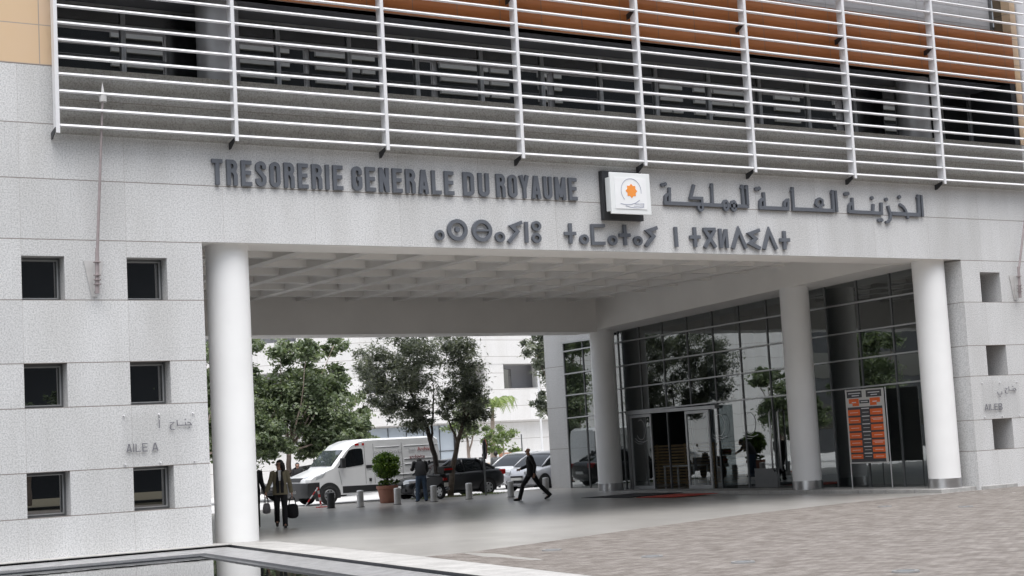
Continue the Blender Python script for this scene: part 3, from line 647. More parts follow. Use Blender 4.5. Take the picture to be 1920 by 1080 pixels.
# emblem box
r4 = thing('emblem_box', 'white box sign with an orange star emblem on a dark backing plate', 'sign', (19.5, -.1, 6.9))
mb = MB(); mb.box(18.90, 20.10, -.14, -.005, 6.95, 8.15); pin(mb.build('backing_plate', M['dark_metal'], bevel=.01), r4)
mb = MB(); mb.box(18.97, 20.03, -.50, -.16, 7.14, 7.96); mb.box(18.835, 20.03, -.55, -.50, 7.035, 8.04)
pin(mb.build('box', plain('sign_white', (.78, .80, .80), .35, 0, .02, 2), bevel=.008), r4)
mb = MB(); mb.box(18.955, 19.90, -.562, -.552, 7.16, 7.92); pin(mb.build('face_panel', plain('sign_face', (.84, .85, .86), .3, 0, .02, 2)), r4)
sc_ = (19.447, 7.60)
mb = MB(); mb.prism([(sc_[0]+(.175 if i % 2 == 0 else .132)*math.cos(R(90+22.5*i)), sc_[1]+(.175 if i % 2 == 0 else .132)*math.sin(R(90+22.5*i))) for i in range(16)], -.568, -.5625, 'y')
pin(mb.build('star', plain('sign_orange', (.85, .30, .06), .4, 0, .03, 3)), r4)
ln = plain('sign_line', (.36, .38, .46), .5, 0, .05, 3)
strokes_mesh('emblem_line', [('s', arc(19.44, 7.60, .30, .30, -10, 225, 26), .014), ('s', [(19.10, 7.285), (19.25, 7.262), (19.40, 7.268), (19.55, 7.31), (19.68, 7.385)], .016),
   ('s', [(19.25, 7.235), (19.42, 7.20), (19.62, 7.195), (19.79, 7.215), (19.80, 7.30), (19.53, 7.285)], .014), ('s', [(19.50, 7.235), (19.78, 7.25)], .012)], -.567, -.5625, r4, ln)
# wing plaques: clear plate on studs with engraved letters
pl_mat = glass('plaque_acrylic', (.98, .98, .98), .995, 1.1)
def plaque(x0, x1, z0, z1, name, label, wing):
    r = thing('wing_plaque', label, 'sign', ((x0+x1)/2, 0, z0))
    mb = MB(); mb.quad((x0, -.03, z0), (x1, -.03, z0), (x1, -.03, z1), (x0, -.03, z1)); pin(mb.build('plate', pl_mat, fix=False), r)
    for px in (x0+.06, (x0+x1)/2, x1-.06):
        for pz in (z0+.06, z1-.06):
            mb = MB(); mb.lathe([(.015, -.05), (.015, -.001)], (px, 0, pz), 10, 'y'); pin(mb.build('stud', M['alu_white'], smooth=True, autos=40), r)
    return r
pm = plain('plaque_letter', (.17, .17, .19), .6)
q = plaque(6.86, 8.42, 1.66, 2.74, '', 'clear acrylic plaque reading AILE A on the left granite wing', 'A')
latin('AILE', 6.945, 7.375, 1.953, 2.118, .115, -.042, -.034, q, pm, gap=.17, W=.62); latin('A', 7.47, 7.60, 1.953, 2.118, .115, -.042, -.034, q, pm, W=.62)
strokes_mesh('letter', PLQ, -.042, -.034, q, pm)
q = plaque(31.80, 33.38, 1.66, 2.74, '', 'clear acrylic plaque reading AILE B on the right granite wing', 'B')
latin('AILE', 31.87, 32.40, 1.905, 2.085, .115, -.042, -.034, q, pm, gap=.17, W=.62); latin('B', 32.44, 32.60, 1.905, 2.085, .115, -.042, -.034, q, pm, W=.55)
dx = 32.30-7.63
B2 = [(k, [(p[0]+24.92, p[1]) for p in pts], w_) for k, pts, w_ in PLQ[2:]]
strokes_mesh('letter', B2+[('s', [(32.45, 2.42), (32.46, 2.35), (32.62, 2.35), (32.63, 2.42)], .022), ('d', [(32.54, 2.29)], .018)], -.045, -.034, q, pm)
# flagpoles on the wall
fp_m = plain('flagpole_metal', (.36, .31, .31), .5, .4, .15, 5); fb_m = plain('bracket_metal', (.58, .57, .56), .5, .2, .08, 5)
def flagpole(x, label, lean=.19):
    r = thing('flagpole', label, 'flagpole', (x, -.01, 5.05), group='flagpoles on the granite walls')
    mb = MB(); mb.prism([(-.20, .72), (.20, .72), (.06, .0), (-.06, .0)], -.012, 0, 'y'); mb.box(-.015, .015, -.16, -.012, .1, .70); mb.build('bracket', fb_m, r)
    mb = MB(); mb.tube([(0, -.17, .05), (.02, -.18, .75), (.02, -.18, .95)], [.045, .04, .035], 10)
    for z in (.22, .31, .40, .66): mb.lathe([(.075, z), (.075, z+.018)], (.01, -.175, 0), 12)
    mb.build('socket', fp_m, r, smooth=True, autos=40)
    mb = MB(); mb.tube([(.02, -.18, .8), (.02+(lean-.02)*.5, -.24, 2.4), (lean, -.30, 4.0)], [.032, .028, .02], 10); mb.build('pole', fp_m, r, smooth=True, autos=40)
    mb = MB(); mb.lathe([(.075, 3.88), (.078, 4.0), (.035, 4.02), (.03, 4.10), (.002, 4.28)], (lean, -.30, 0), 14); mb.build('finial', fb_m, r, smooth=True, autos=40)
    return r
flagpole(6.40, 'thin bare grey flagpole on the left wing wall, its tip before the louvres')
flagpole(33.58, 'thin grey leaning flagpole on the right wing wall, cut off at the right edge', .85)
# directory board
ds = thing('directory_sign', 'white framed directory board with orange and black panels standing on steel legs before the glass', 'sign', (30.8, 3.55, -.19))
for y in (-.83, .80):
    mb = MB(); mb.tube([(.03, y, 0), (.03, y, 2.96)], .022, 10); mb.build('leg', M['steel'], ds, smooth=True, autos=40)
mb = MB(); mb.box(-.03, .005, -.79, .77, .74, 2.94); mb.build('board', plain('board_white', (.52, .51, .49), .5, 0, .04, 4), ds, bevel=.006)
orm = plain('board_orange', (.72, .13, .025), .5, 0, .06, 5); dk = plain('board_dark', (.05, .05, .055), .5, 0, .1, 4); wl = plain('board_text', (.7, .7, .7), .6)
mo, md, mw = MB(), MB(), MB()
Y0, Y1 = .70, -.72                       # as seen: left = +y
def yy(u): return Y0+(Y1-Y0)*u
def rect(mbx, u0, u1, z0, z1, d):
    if mbx is mw: mbx.box(-.03-d, -.031, yy(u1), yy(u0), z0, z1)
    else: q_ = MB(); q_.box(-.03-d, -.031, yy(u1), yy(u0), z0, z1); q_.build('orange_panel' if mbx is mo else 'dark_panel', orm if mbx is mo else dk, ds)
rect(md, .0, 1, .78, 2.42, .003)
rect(md, .0, .44, 2.70, 2.90, .004); rect(md, .56, 1, 2.70, 2.90, .004)
rect(mo, .05, .34, 2.53, 2.67, .004); rect(mo, .15, .34, 2.45, 2.528, .004); rect(mo, .66, .95, 2.53, 2.67, .004); rect(mo, .66, .85, 2.45, 2.528, .004)
rect(md, .36, .64, 2.52, 2.62, .005)
zt = 2.40
hs = [.20, .20, .20, .19, .19, .17, .16]
for i, hh in enumerate(hs):
    rect(mw, .40, .62, zt-.045, zt-.02, .009)
    rect(mo, .0, .355, zt-.055-hh+.025, zt-.055, .006); rect(mo, .645, 1, zt-.055-hh+.025, zt-.055, .006)
    zc = zt-.065-hh/2+.02
    for u0, u1 in ((.06, .30), (.72, .95), (.42, .60)): rect(mw, u0, u1, zc-.006, zc+.006, .009)
    if i in (1, 4): rect(mw, .68, .99, zc+.03, zc+.042, .009)
    zt -= hh+.03
for u0, u1, z in ((.05, .40, 2.83), (.15, .36, 2.76), (.62, .95, 2.83), (.70, .88, 2.76), (.40, .60, 2.57), (.14, .26, 2.56), (.74, .86, 2.56)): rect(mw, u0, u1, z-.012, z+.012, .009)
mw.build('text_lines', wl, ds)
# door mats
mb = MB(); mb.box(-1.25, 1.25, -1.15, 1.15, 0, .014); o = mb.build('door_mat', plain('mat_black', (.02, .02, .022), .95, 0, .3, 30, .3), bevel=.004); o.location = (28.35, 12.1, -.225); o.rotation_euler = (0, 0, .12)
tag(o, 'flat black door mat on the paving before the glass entrance', 'door mat')
mb = MB(); mb.box(-.95, .95, -.9, .9, 0, .016); o = mb.build('carpet', plain('carpet_red', (.42, .055, .035), .95, 0, .2, 25, .3), bevel=.004); o.location = (28.35, 9.7, -.236); o.rotation_euler = (0, .0, .1)
tag(o, 'red carpet runner on the paving beside the black door mat', 'carpet')
# lights let into the cobbles
def ground_light(x, y, label, group='round lights let into the cobbles'):
    r = thing('ground_light', label, 'light', (x, y, gz(x, y)+.006), group=group)
    mb = MB(); mb.lathe([(.16, 0), (.155, .018), (.11, .02), (.105, .008)], n=24); mb.build('rim', plain('rim_grey', (.20, .20, .20), .5), r, smooth=True, autos=30)
    mb = MB(); mb.lathe([(.105, .0), (.105, .011)], n=24); mb.build('lens', plain('lens_grey', (.13, .15, .165), .3), r)
for x, y, l in ((10.51, -9.61, 'round steel ground light in the cobbles nearest the pool coping'), (10.3, -12.49, 'round steel ground light in the cobbles, second from the pool coping'), (10.14, -14.64, 'round steel ground light in the cobbles, third from the pool coping'),
                (10.03, -17.6, 'round steel ground light cut by the bottom edge of the photo'), (23.2, -4.4, 'round steel ground light in the far cobbles before the carpet'), (23.3, -6.7, 'round steel ground light in the far cobbles towards the right edge')):
    ground_light(x, y, l)

# ------------------------------------------------------------------ street furniture
def bollard(x, y, label, mat, dome=True, h=.57, r=.115, group='steel bollards along the pavement'):
    t = thing('bollard', label, 'bollard', (x, y, gz(x, y)), group=group)
    mb = MB(); mb.lathe([(r, 0), (r, h-.05)], n=24, cap=False); mb.build('post', mat, t, smooth=True)
    mb = MB(); mb.lathe([(r+.003, h-.05), (r+.003, h-.03), (r*.93, h-.012), (r*.6, h), (.001, h+.004)] if dome else [(r+.006, h-.05), (r+.006, h), (.001, h)], n=24); mb.build('cap', mat, t, smooth=True, autos=40)
    mb = MB(); mb.lathe([(r+.03, 0), (r+.03, .012), (r, .014)], n=24); mb.build('base_ring', M['dark_metal'], t, smooth=True, autos=40)
st = plain('bollard_steel', (.62, .62, .62), .4, .5, .12, 4)
for x, y, l in ((21.17, 17.83, 'short round steel bollard before the white van, left of the potted shrub'), (22.55, 17.74, 'short round steel bollard just right of the terracotta pot'), (23.95, 17.69, 'short round steel bollard beside the man in jeans at the scooter'),
                (25.38, 17.68, 'short round steel bollard before the black sedan'), (26.75, 17.1, 'short round steel bollard left of the walking man in the suit'), (28.64, 17.68, 'short round steel bollard beside the grey stone end pier')):
    bollard(x, y, l, st)
bollard(20.37, 18.45, 'flat-topped black bollard before the front wheel of the van', plain('bollard_black', (.03, .032, .035), .5), False, .52, .13, None)
# red and white barrier
br_ = thing('barrier', 'small red and white striped barrier leaning open before the van', 'barrier', (20.45, 19.5, -.12))
red = plain('barrier_red', (.55, .03, .03), .45); wht = plain('barrier_white', (.8, .8, .8), .45)
mb = MB()
def striped(mb, a, c, n, r):
    a, c = Vector(a), Vector(c)
    for i in range(n): mb.tube([a+(c-a)*i/n, a+(c-a)*(i+1)/n], r, 8, i % 2)
striped(mb, (.06, 0, 0), (-.05, 0, .70), 6, .038); mb.build('post', [wht, red], br_)
mb = MB(); striped(mb, (-.06, -.02, .68), (-.50, .1, .08), 5, .022); mb.build('stay', [wht, red], br_)
mb = MB(); mb.box(-.10, .25, -.12, .12, 0, .03); mb.build('foot', red, br_)
# stop sign seen from behind
ss = thing('stop_sign', 'octagonal road sign on a grey post seen edge-on from behind, before the black sedan', 'road sign', (26.97, 19.14, -.12))
mb = MB(); mb.tube([(0, 0, 0), (0, 0, 2.0)], .035, 10); mb.build('post', M['mullion'], ss, smooth=True, autos=40)
ca, sa = math.cos(R(-38)), math.sin(R(-38))
def octo(r, d0, d1, z=1.68):
    m2 = MB(); pts = [(r*math.cos(R(22.5+45*i)), r*math.sin(R(22.5+45*i))) for i in range(8)]
    m2.prism(pts, d0, d1, 'y'); m2.v = [(x*.30-y*.95, x*.95+y*.30, zz+z) for x, y, zz in m2.v]; return m2
octo(.39, -.05, -.04).build('plate', red, ss); octo(.375, -.039, -.034).build('plate_back', M['dark_metal'], ss)
# lamp posts and low wall far behind
def lamp_post(x, y, h, r, label, mat):
    t = thing('lamp_post', label, 'lamp post', (x, y, ROAD)); mb = MB(); mb.tube([(0, 0, 0), (0, 0, h)], [r, r*.7], 10); mb.build('pole', mat, t, smooth=True, autos=40)
    mb = MB(); mb.lathe([(r*2, 0), (r*2, .25), (r, .3)], n=14); mb.build('base', mat, t)
lamp_post(40.75, 36, 7.5, .06, 'thin white lamp post behind the silver cars', M['alu_white']); lamp_post(39.55, 36, 2.35, .045, 'short thin grey post before the pale far wall', M['mullion'])
mb = MB(); mb.box(36.0, 43.5, 40.0, 40.3, -.3, .72); mb.box(36.0, 43.5, 39.96, 40.34, .722, .80); o = mb.build('low_wall', plain('low_wall', (.55, .50, .42), .8, 0, .08, 1.5)); tag(o, 'low beige wall behind the silver cars', 'wall')
tp = MB(); tp.lathe([(.26, 0), (.42, .1), (.46, .42), (.44, .46), (.38, .44)], n=20); o = tp.build('planter', plain('planter_clay', (.34, .17, .11), .8, 0, .15, 5), smooth=True, autos=40); o.location = (41.3, 40.15, .80); tag(o, 'rounded clay planter standing on the low beige wall', 'planter')

# ------------------------------------------------------------------ foliage
rng = np.random.default_rng(11)
def leaf_mesh(name, clumps, size, mats, parent, aspect=.45, up_bias=.3, subr=.42, droop=0, per=70):
    """clumps: (centre, radii, number of leaves). Leaves gather in many small sprays spread through each clump."""
    V = []; mi = []
    for (c, rad, n) in clumps:
        k = max(3, n//per); d = rng.normal(size=(k, 3)); d /= np.linalg.norm(d, axis=1)[:, None]
        sc = np.array(c)+d*np.array(rad)*(rng.random((k, 1))**.42)
        w_ = rng.random(k)**1.5+.15; own = rng.choice(k, size=n, p=w_/w_.sum())
        tone = rng.random(k)
        P = sc[own]+rng.normal(size=(n, 3))*subr*np.array([1, 1, .7])*(.55+.6*tone[own])[:, None]*min(1, min(rad))*.62
        nrm = rng.normal(size=(n, 3)); nrm[:, 2] = np.abs(nrm[:, 2])+up_bias; nrm /= np.linalg.norm(nrm, axis=1)[:, None]
        a = rng.normal(size=(n, 3)); a[:, 2] -= droop; a -= nrm*(a*nrm).sum(1)[:, None]; a /= np.linalg.norm(a, axis=1)[:, None]; bb = np.cross(nrm, a)
        s = size*(.6+.8*rng.random((n, 1)))
        q = np.stack([P-a*s, P-bb*s*aspect+nrm*s*.12, P+a*s, P+bb*s*aspect+nrm*s*.12], 1)
        V.append(q.reshape(-1, 3)); mi.append(np.clip((tone[own]*.6+rng.random(n)*.5)*len(mats), 0, len(mats)-1).astype(int))
    V = np.concatenate(V); mi = np.concatenate(mi); nf = len(mi)
    me = bpy.data.meshes.new(name); me.vertices.add(len(V)); me.vertices.foreach_set('co', V.ravel())
    me.loops.add(nf*4); me.loops.foreach_set('vertex_index', np.arange(nf*4, dtype=np.int32)); me.polygons.add(nf)
    me.polygons.foreach_set('loop_start', np.arange(0, nf*4, 4, dtype=np.int32)); me.polygons.foreach_set('loop_total', np.full(nf, 4, dtype=np.int32))
    for mt in mats: me.materials.append(mt)
    me.polygons.foreach_set('material_index', mi.astype(np.int32)); me.update(calc_edges=True); me.validate()
    o = bpy.data.objects.new(name, me); COL.objects.link(o); o.parent = parent; return o
def leaf_mat(name, c, trans=.35, rough=.5):
    mt, n, b = new_mat(name); b.inputs['Base Color'].default_value = (*c, 1); b.inputs['Roughness'].default_value = rough
    t = n.nodes.new('ShaderNodeBsdfTranslucent'); t.inputs[0].default_value = (c[0]*1.5, c[1]*1.6, c[2]*.9, 1)
    mx = n.nodes.new('ShaderNodeMixShader'); mx.inputs[0].default_value = trans; out = n.nodes['Material Output']
    n.links.new(b.outputs[0], mx.inputs[1]); n.links.new(t.outputs[0], mx.inputs[2]); n.links.new(mx.outputs[0], out.inputs[0]); return mt
LEAFY = [leaf_mat('leaf_deep', (.06, .08, .048)), leaf_mat('leaf_mid', (.11, .145, .085)), leaf_mat('leaf_light', (.20, .235, .16))]
OLIVE = [leaf_mat('olive_deep', (.06, .07, .056), .3), leaf_mat('olive_mid', (.13, .148, .122), .3), leaf_mat('olive_light', (.25, .265, .235), .3)]
LIME = [leaf_mat('lime_mid', (.15, .20, .075), .45), leaf_mat('lime_light', (.25, .30, .13), .45)]
BUSH = [leaf_mat('bush_deep', (.03, .065, .015)), leaf_mat('bush_mid', (.075, .14, .025)), leaf_mat('bush_light', (.16, .25, .04))]
bark = plain('bark', (.13, .105, .085), .9, 0, .35, 7, .6); bark_dark = plain('bark_dark', (.05, .04, .035), .9, 0, .35, 7, .6); bark_pale = plain('bark_pale', (.36, .29, .25), .9, 0, .2, 6, .4)
def tree(name, label, loc, trunks, clumps, size, mats, bk, group=None, **k):
    t = thing(name, label, 'tree', loc, group=group)
    mb = MB()
    for pts, rr in trunks:
        # break the polyline into a slightly crooked limb
        P = [pts[0]]; Q = [rr[0]]
        for (a, b_), (r0, r1_) in zip(zip(pts, pts[1:]), zip(rr, rr[1:])):
            for s in (1, 2, 3):
                f = s/3; j = .0 if s == 3 else .035
                P.append(tuple(a[i]+(b_[i]-a[i])*f+random.uniform(-j, j) for i in range(3))); Q.append(r0+(r1_-r0)*f)
        mb.tube(P, Q, 9)
    mb.build('trunk', bk, t, smooth=True)
    leaf_mesh('crown', clumps, size, mats, t, **k); return t
def branches(base, ends, r0=.06):
    return [([base, tuple((base[i]+e[i])/2+random.uniform(-.15, .15) for i in range(3)), e], [r0, r0*.6, .012]) for e in ends]
# broad-leaved street trees beyond the van
def leafy(x, y, h0, cx, cz, rx, rz_, n, label, seed):
    random.seed(seed); b0 = (0, 0, 0); f = (.05, 0, h0)
    ends = [(cx+rx*random.uniform(-.85, .85), random.uniform(-1.3, 1.3), cz+rz_*random.uniform(-.75, .95)) for _ in range(16)]
    cl = [((cx, 0, cz-rz_*.15), (rx*.85, rx*.8, rz_*.7), int(n*.30))]
    for q_ in range(7): cl.append(((cx+rx*random.uniform(-.8, .8), random.uniform(-1.6, -.6), h0+random.uniform(.0, .7)), (rx*.38, rx*.3, .42), int(n*.06)))
    for e in ends: cl.append((e, (rx*random.uniform(.26, .44), rx*.38, rz_*random.uniform(.16, .28)), int(n*.70/16)))
    return tree('street_tree', label, (x, y, ROAD), [([b0, (.03, .02, h0*.6), f], [.15, .12, .10])]+branches(f, ends, .05), cl, .085, LEAFY, bark_pale, 'broad-leaved street trees', aspect=.55)
A_ = leafy(25.95, 34, 2.1, 1.3, 4.35, 2.15, 2.85, 29000, 'tall bushy green tree beyond the van bonnet, its pale trunk rising behind the woman', 3)
B_ = leafy(24.45, 34.6, 2.0, -.4, 3.3, 1.8, 2.3, 18000, 'rounded green tree half hidden by the white column on the left', 4)
C2 = leafy(29.2, 35.5, 2.0, -.2, 3.05, 2.0, 1.6, 14000, 'lower green tree spreading above the roof of the van', 5)
# olive-like dark trees by the kerb
def un_y(pts, base): return [(p[0]-base[0], p[1]-base[1], p[2]-base[2]) for p in pts]
b = (26.33, 20.6, gz(26.3, 20.6))
random.seed(21)
t1 = [([(0, 0, -.1), (.12, 0, 1.0), (.41, 0, 1.98), (.69, 0, 2.76), (.95, .05, 3.9), (.8, .1, 5.0)], [.13, .10, .085, .07, .045, .02])]
t1 += [([(.41, 0, 1.98), (.2, .2, 2.8), (-.1, .3, 3.8)], [.05, .035, .015]), ([(.69, 0, 2.76), (1.2, -.1, 3.4), (1.5, -.2, 4.0)], [.045, .03, .01])]
tree('olive_tree', 'slender dark olive tree with a pale crooked trunk in front of the black sedan', b, t1,
     [((.80, 0, 4.25), (.86, .85, 2.0), 7000), ((1.25, 0, 3.2), (.62, .6, .85), 2600), ((.45, 0, 5.6), (.8, .8, .8), 2400), ((.1, .1, 3.3), (.5, .5, .75), 1300)], .07, OLIVE, bark, 'dark olive trees by the kerb', aspect=.30, subr=.34)
b = (25.8, 20.6, gz(25.8, 20.6))
t2 = [([(0, 0, -.1), (-.03, 0, 1.25), (-.2, 0, 2.05), (-.45, 0, 2.85), (-.95, 0, 3.9), (-1.3, 0, 5.0)], [.12, .10, .09, .07, .05, .02])]
t2 += [([(-.2, 0, 2.05), (.0, .1, 3.0), (.1, .1, 4.2)], [.05, .04, .015]), ([(-.45, 0, 2.85), (-1.3, -.1, 3.4), (-2.2, -.1, 4.2)], [.05, .035, .012])]
tree('olive_tree', 'large dark olive tree with a dark leaning trunk behind the man in jeans', b, t2,
     [((-1.3, 0, 4.6), (1.75, 1.4, 1.65), 11000), ((-2.45, 0, 4.9), (.75, .7, .8), 2200), ((-2.0, 0, 3.55), (.62, .6, .7), 2400), ((-.75, -.1, 3.0), (.62, .6, .75), 2800), ((-.45, .2, 5.6), (.6, .6, .6), 1300)], .07, OLIVE, bark_dark, 'dark olive trees by the kerb', aspect=.30, subr=.32)
tree('olive_tree', 'dark olive tree whose crown shows in two clumps beside the grey stone end pier', (37.55, 30, ROAD), [([(0, 0, 0), (.05, 0, 2.5), (.1, .1, 5.2)], [.11, .08, .03]), ([(.05, 0, 2.5), (-.8, 0, 3.7)], [.04, .015]), ([(.06, .0, 4.0), (-.8, 0, 5.9)], [.04, .015])],
     [((-.7, 0, 6.1), (.75, .7, 1.0), 2600), ((-.75, 0, 3.55), (.62, .55, .6), 1400), ((.4, 0, 5.0), (1.0, .9, 1.3), 2000)], .10, OLIVE, bark, None, aspect=.32, subr=.32)
# feathery lime palm
pt = thing('palm_tree', 'young feathery lime-green palm with a thin pale trunk before the curved white building', 'palm tree', (37.75, 36, ROAD))
mb = MB(); mb.tube([(0, 0, 0), (.1, 0, 2.0), (.2, 0, 3.9)], [.13, .12, .08], 10); mb.build('trunk', bark_pale, pt, smooth=True)
fr = MB(); random.seed(5)
for i in range(13):
    a = 2*math.pi*i/13+random.uniform(-.2, .2); L_ = random.uniform(1.3, 1.9); ph = random.uniform(.5, 1.3)
    P = [Vector((.2+math.cos(a)*L_*math.sin(ph*s/6*1.5)/1.3, math.sin(a)*L_*math.sin(ph*s/6*1.5)/1.3, 3.85+L_*.75*(s/6)-1.15*(s/6)**2.4)) for s in range(7)]
    for s in range(6):
        for q in range(3):
            c0 = P[s]+(P[s+1]-P[s])*q/3; dv = (P[s+1]-P[s]).normalized(); sd = dv.cross(Vector((0, 0, 1))).normalized()
            for sg in (-1, 1):
                tip = c0+sd*sg*.42*(1-.5*s/6)+dv*.22+Vector((0, 0, -.20-.1*random.random())); e_ = dv*.03
                fr.quad(c0-e_, c0+e_, tip+e_*.3, tip-e_*.3, random.randint(0, 1))
fr.build('fronds', LIME, pt, fix=False)
tree('young_tree', 'small sparse light-green tree behind the roof of the black sedan', (34.0, 32, ROAD), [([(0, 0, 0), (.03, 0, 1.6), (0, 0, 2.3)], [.09, .075, .05]), ([(0.03, 0, 1.5), (.3, 0, 2.3), (.6, 0, 2.9)], [.05, .035, .012]), ([(0, 0, 2.3), (-.4, 0, 3.0)], [.045, .012]), ([(0, 0, 2.3), (-.05, 0, 3.6)], [.04, .012])],
     [((.0, 0, 2.75), (1.2, .9, .55), 1500), ((1.3, .2, 2.4), (.8, .6, .5), 800), ((1.75, .3, 1.75), (.5, .5, .45), 450), ((.1, 0, 3.5), (.8, .7, .6), 700)], .07, [LEAFY[1], LEAFY[2], LIME[0]], bark_pale, None, aspect=.6, subr=.4)
tree('young_tree', 'small light-green sapling with a pale stem in front of the glass shopfront panel', (37.9, 35.2, ROAD), [([(0, 0, 0), (.04, 0, 1.4), (.0, 0, 2.6)], [.07, .055, .02])],
     [((.1, 0, 2.2), (.7, .6, .6), 800), ((.55, 0, 1.55), (.45, .4, .35), 380)], .07, [LEAFY[2], LIME[0]], bark_pale, None, aspect=.6, subr=.4)
# trees standing where only the glass front and the pool mirror them
for i, (x, y) in enumerate(((21.6, 33.5), (7.0, 35), (1.0, 33))):
    c = copy_tree((A_, B_, A_)[i]); c.location = (x, y, ROAD); c['label'] = 'green street tree mirrored in the glass front, further along the street'
for i, (x, y) in enumerate(((-2, -62), (10, -66), (22, -60), (33, -64), (-14, -64), (46, -62))):
    c = copy_tree((A_, B_, C2)[i % 3]); c.location = (x, y, -.3); c.scale = (1.5, 1.5, 1.35); c['label'] = 'green tree across the square, mirrored in the windows'; c['group'] = 'trees across the square'
# tree pit, rounded shrub in a pot
mb = MB(); mb.box(-.95, .95, -.45, .40, 0, .03); o = mb.build('tree_pit', M['soil'], bevel=.01); o.location = (26.2, 20.45, gz(26, 20.5)); tag(o, kind='structure')
mbg = MB()
for i in range(900):
    x, y = random.uniform(-1.4, 2.3), random.uniform(-.55, .48); h = random.uniform(.03, .10); a = random.uniform(0, 6.28)
    mbg.add([(x-.01*math.cos(a), y-.01*math.sin(a), .0), (x+.01*math.cos(a), y+.01*math.sin(a), .0), (x+random.uniform(-.04, .04), y+random.uniform(-.04, .04), h)], [(0, 1, 2)])
o = mbg.build('grass', leaf_mat('grass_blade', (.13, .17, .06)), fix=False); o.location = (26.2, 20.45, gz(26, 20.5)); tag(o, kind='stuff')
po = thing('potted_shrub', 'clipped round green shrub in a large terracotta pot before the white van', 'potted plant', (22.95, 19.2, -.12))
mb = MB(); mb.lathe([(.25, 0), (.27, .02), (.345, .48), (.385, .50), (.39, .60), (.36, .605), (.34, .54)], n=32, cap=True); mb.build('pot', plain('terracotta', (.33, .155, .11), .8, 0, .12, 3), po, smooth=True, autos=35)
mb = MB(); mb.tube([(0, 0, .5), (.02, 0, .8), (0, 0, 1.2)], [.05, .045, .03], 8); mb.lathe([(.34, .535), (.2, .56), (.001, .58)], n=20); mb.build('stem', bark_dark, po)
leaf_mesh('foliage', [((0, 0, 1.32), (.46, .46, .44), 9500), ((-.05, 0, 1.54), (.42, .38, .20), 3200), ((.06, 0, 1.05), (.42, .38, .22), 3200), ((.05, 0, .72), (.42, .4, .10), 2200)], .03, BUSH, po, aspect=.6, subr=.20, per=22)

# ------------------------------------------------------------------ vehicles
tyre_m = plain('tyre', (.014, .014, .015), .85, 0, .2, 8); rim_m = plain('rim', (.42, .43, .44), .35, .8, .08, 5); arch_m = plain('wheel_arch', (.008, .008, .009), .9)
auto_glass = dark_glass('car_glass', (.01, .012, .014), ior=1.55); lampw = plain('headlight', (.62, .65, .68), .12, .3, .1, 9); lampr = plain('tail_light', (.42, .015, .015), .2, 0, .1, 6)
plate_m = plain('number_plate', (.72, .72, .70), .5); trim_m = plain('black_trim', (.022, .023, .025), .55, 0, .1, 4); lampo = plain('lamp_orange', (.75, .22, .03), .3)
def loft(mb, rings, mi=0, caps=True):
    n = len(rings[0]); vs = [p for r in rings for p in r]; fs = []
    for i in range(len(rings)-1):
        for k in range(n): fs.append((i*n+k, i*n+(k+1) % n, (i+1)*n+(k+1) % n, (i+1)*n+k))
    if caps: fs.append(tuple(range(n))); fs.append(tuple((len(rings)-1)*n+k for k in range(n))[::-1])
    mb.add(vs, fs, mi)
def wheel(root, x, y, r, wd, side, spokes=6, rimc=None):
    t = MB(); s = side; w2 = wd/2
    t.lathe([(r*.62, -w2*.9), (r*.86, -w2), (r*.97, -w2*.75), (r, -w2*.3), (r, w2*.3), (r*.97, w2*.75), (r*.86, w2), (r*.62, w2*.9)], (0, 0, 0), 28, 'y', cap=False)
    to = t.build('tyre', tyre_m, None, smooth=True)
    q = MB(); q.lathe([(r*.66, w2*.80*s), (r*.62, w2*.95*s), (r*.57, w2*.90*s), (r*.55, w2*.35*s)], (0, 0, 0), 28, 'y', cap=False)
    q.lathe([(r*.16, w2*.55*s), (r*.15, w2*.92*s), (.002, w2*.95*s)], (0, 0, 0), 14, 'y')
    for i in range(spokes):
        a = 2*math.pi*i/spokes; ca, sa = math.cos(a), math.sin(a)
        P = []
        for rr, ww in ((r*.12, .045), (r*.58, .035)):
            for g_ in (-1, 1): P.append((rr*ca-g_*ww*sa, rr*sa+g_*ww*ca))
        y0, y1 = w2*.45*s, w2*.85*s; p0, p1, p2, p3 = P[0], P[1], P[3], P[2]
        q.add([(p[0], y0, p[1]) for p in (p0, p1, p2, p3)]+[(p[0], y1, p[1]) for p in (p0, p1, p2, p3)], [(0, 1, 2, 3), (4, 5, 6, 7), (0, 1, 5, 4), (1, 2, 6, 5), (2, 3, 7, 6), (3, 0, 4, 7)])
    ro = q.build('rim', rimc or rim_m, to, smooth=True, autos=30)
    d = MB(); d.lathe([(r*.6, w2*.2*s), (.001, w2*.2*s)], (0, 0, 0), 20, 'y', cap=False); d.build('brake_disc', arch_m, to)
    wo_ = to; wo_.name = 'wheel'; wo_.parent = root; wo_.location = (x, y, r); return wo_
def arch(mb, x, z, r, y0, y1):
    mb.prism([(x+r*math.cos(R(a)), z+r*math.sin(R(a))) for a in range(-25, 206, 11)], y0, y1, 'y')
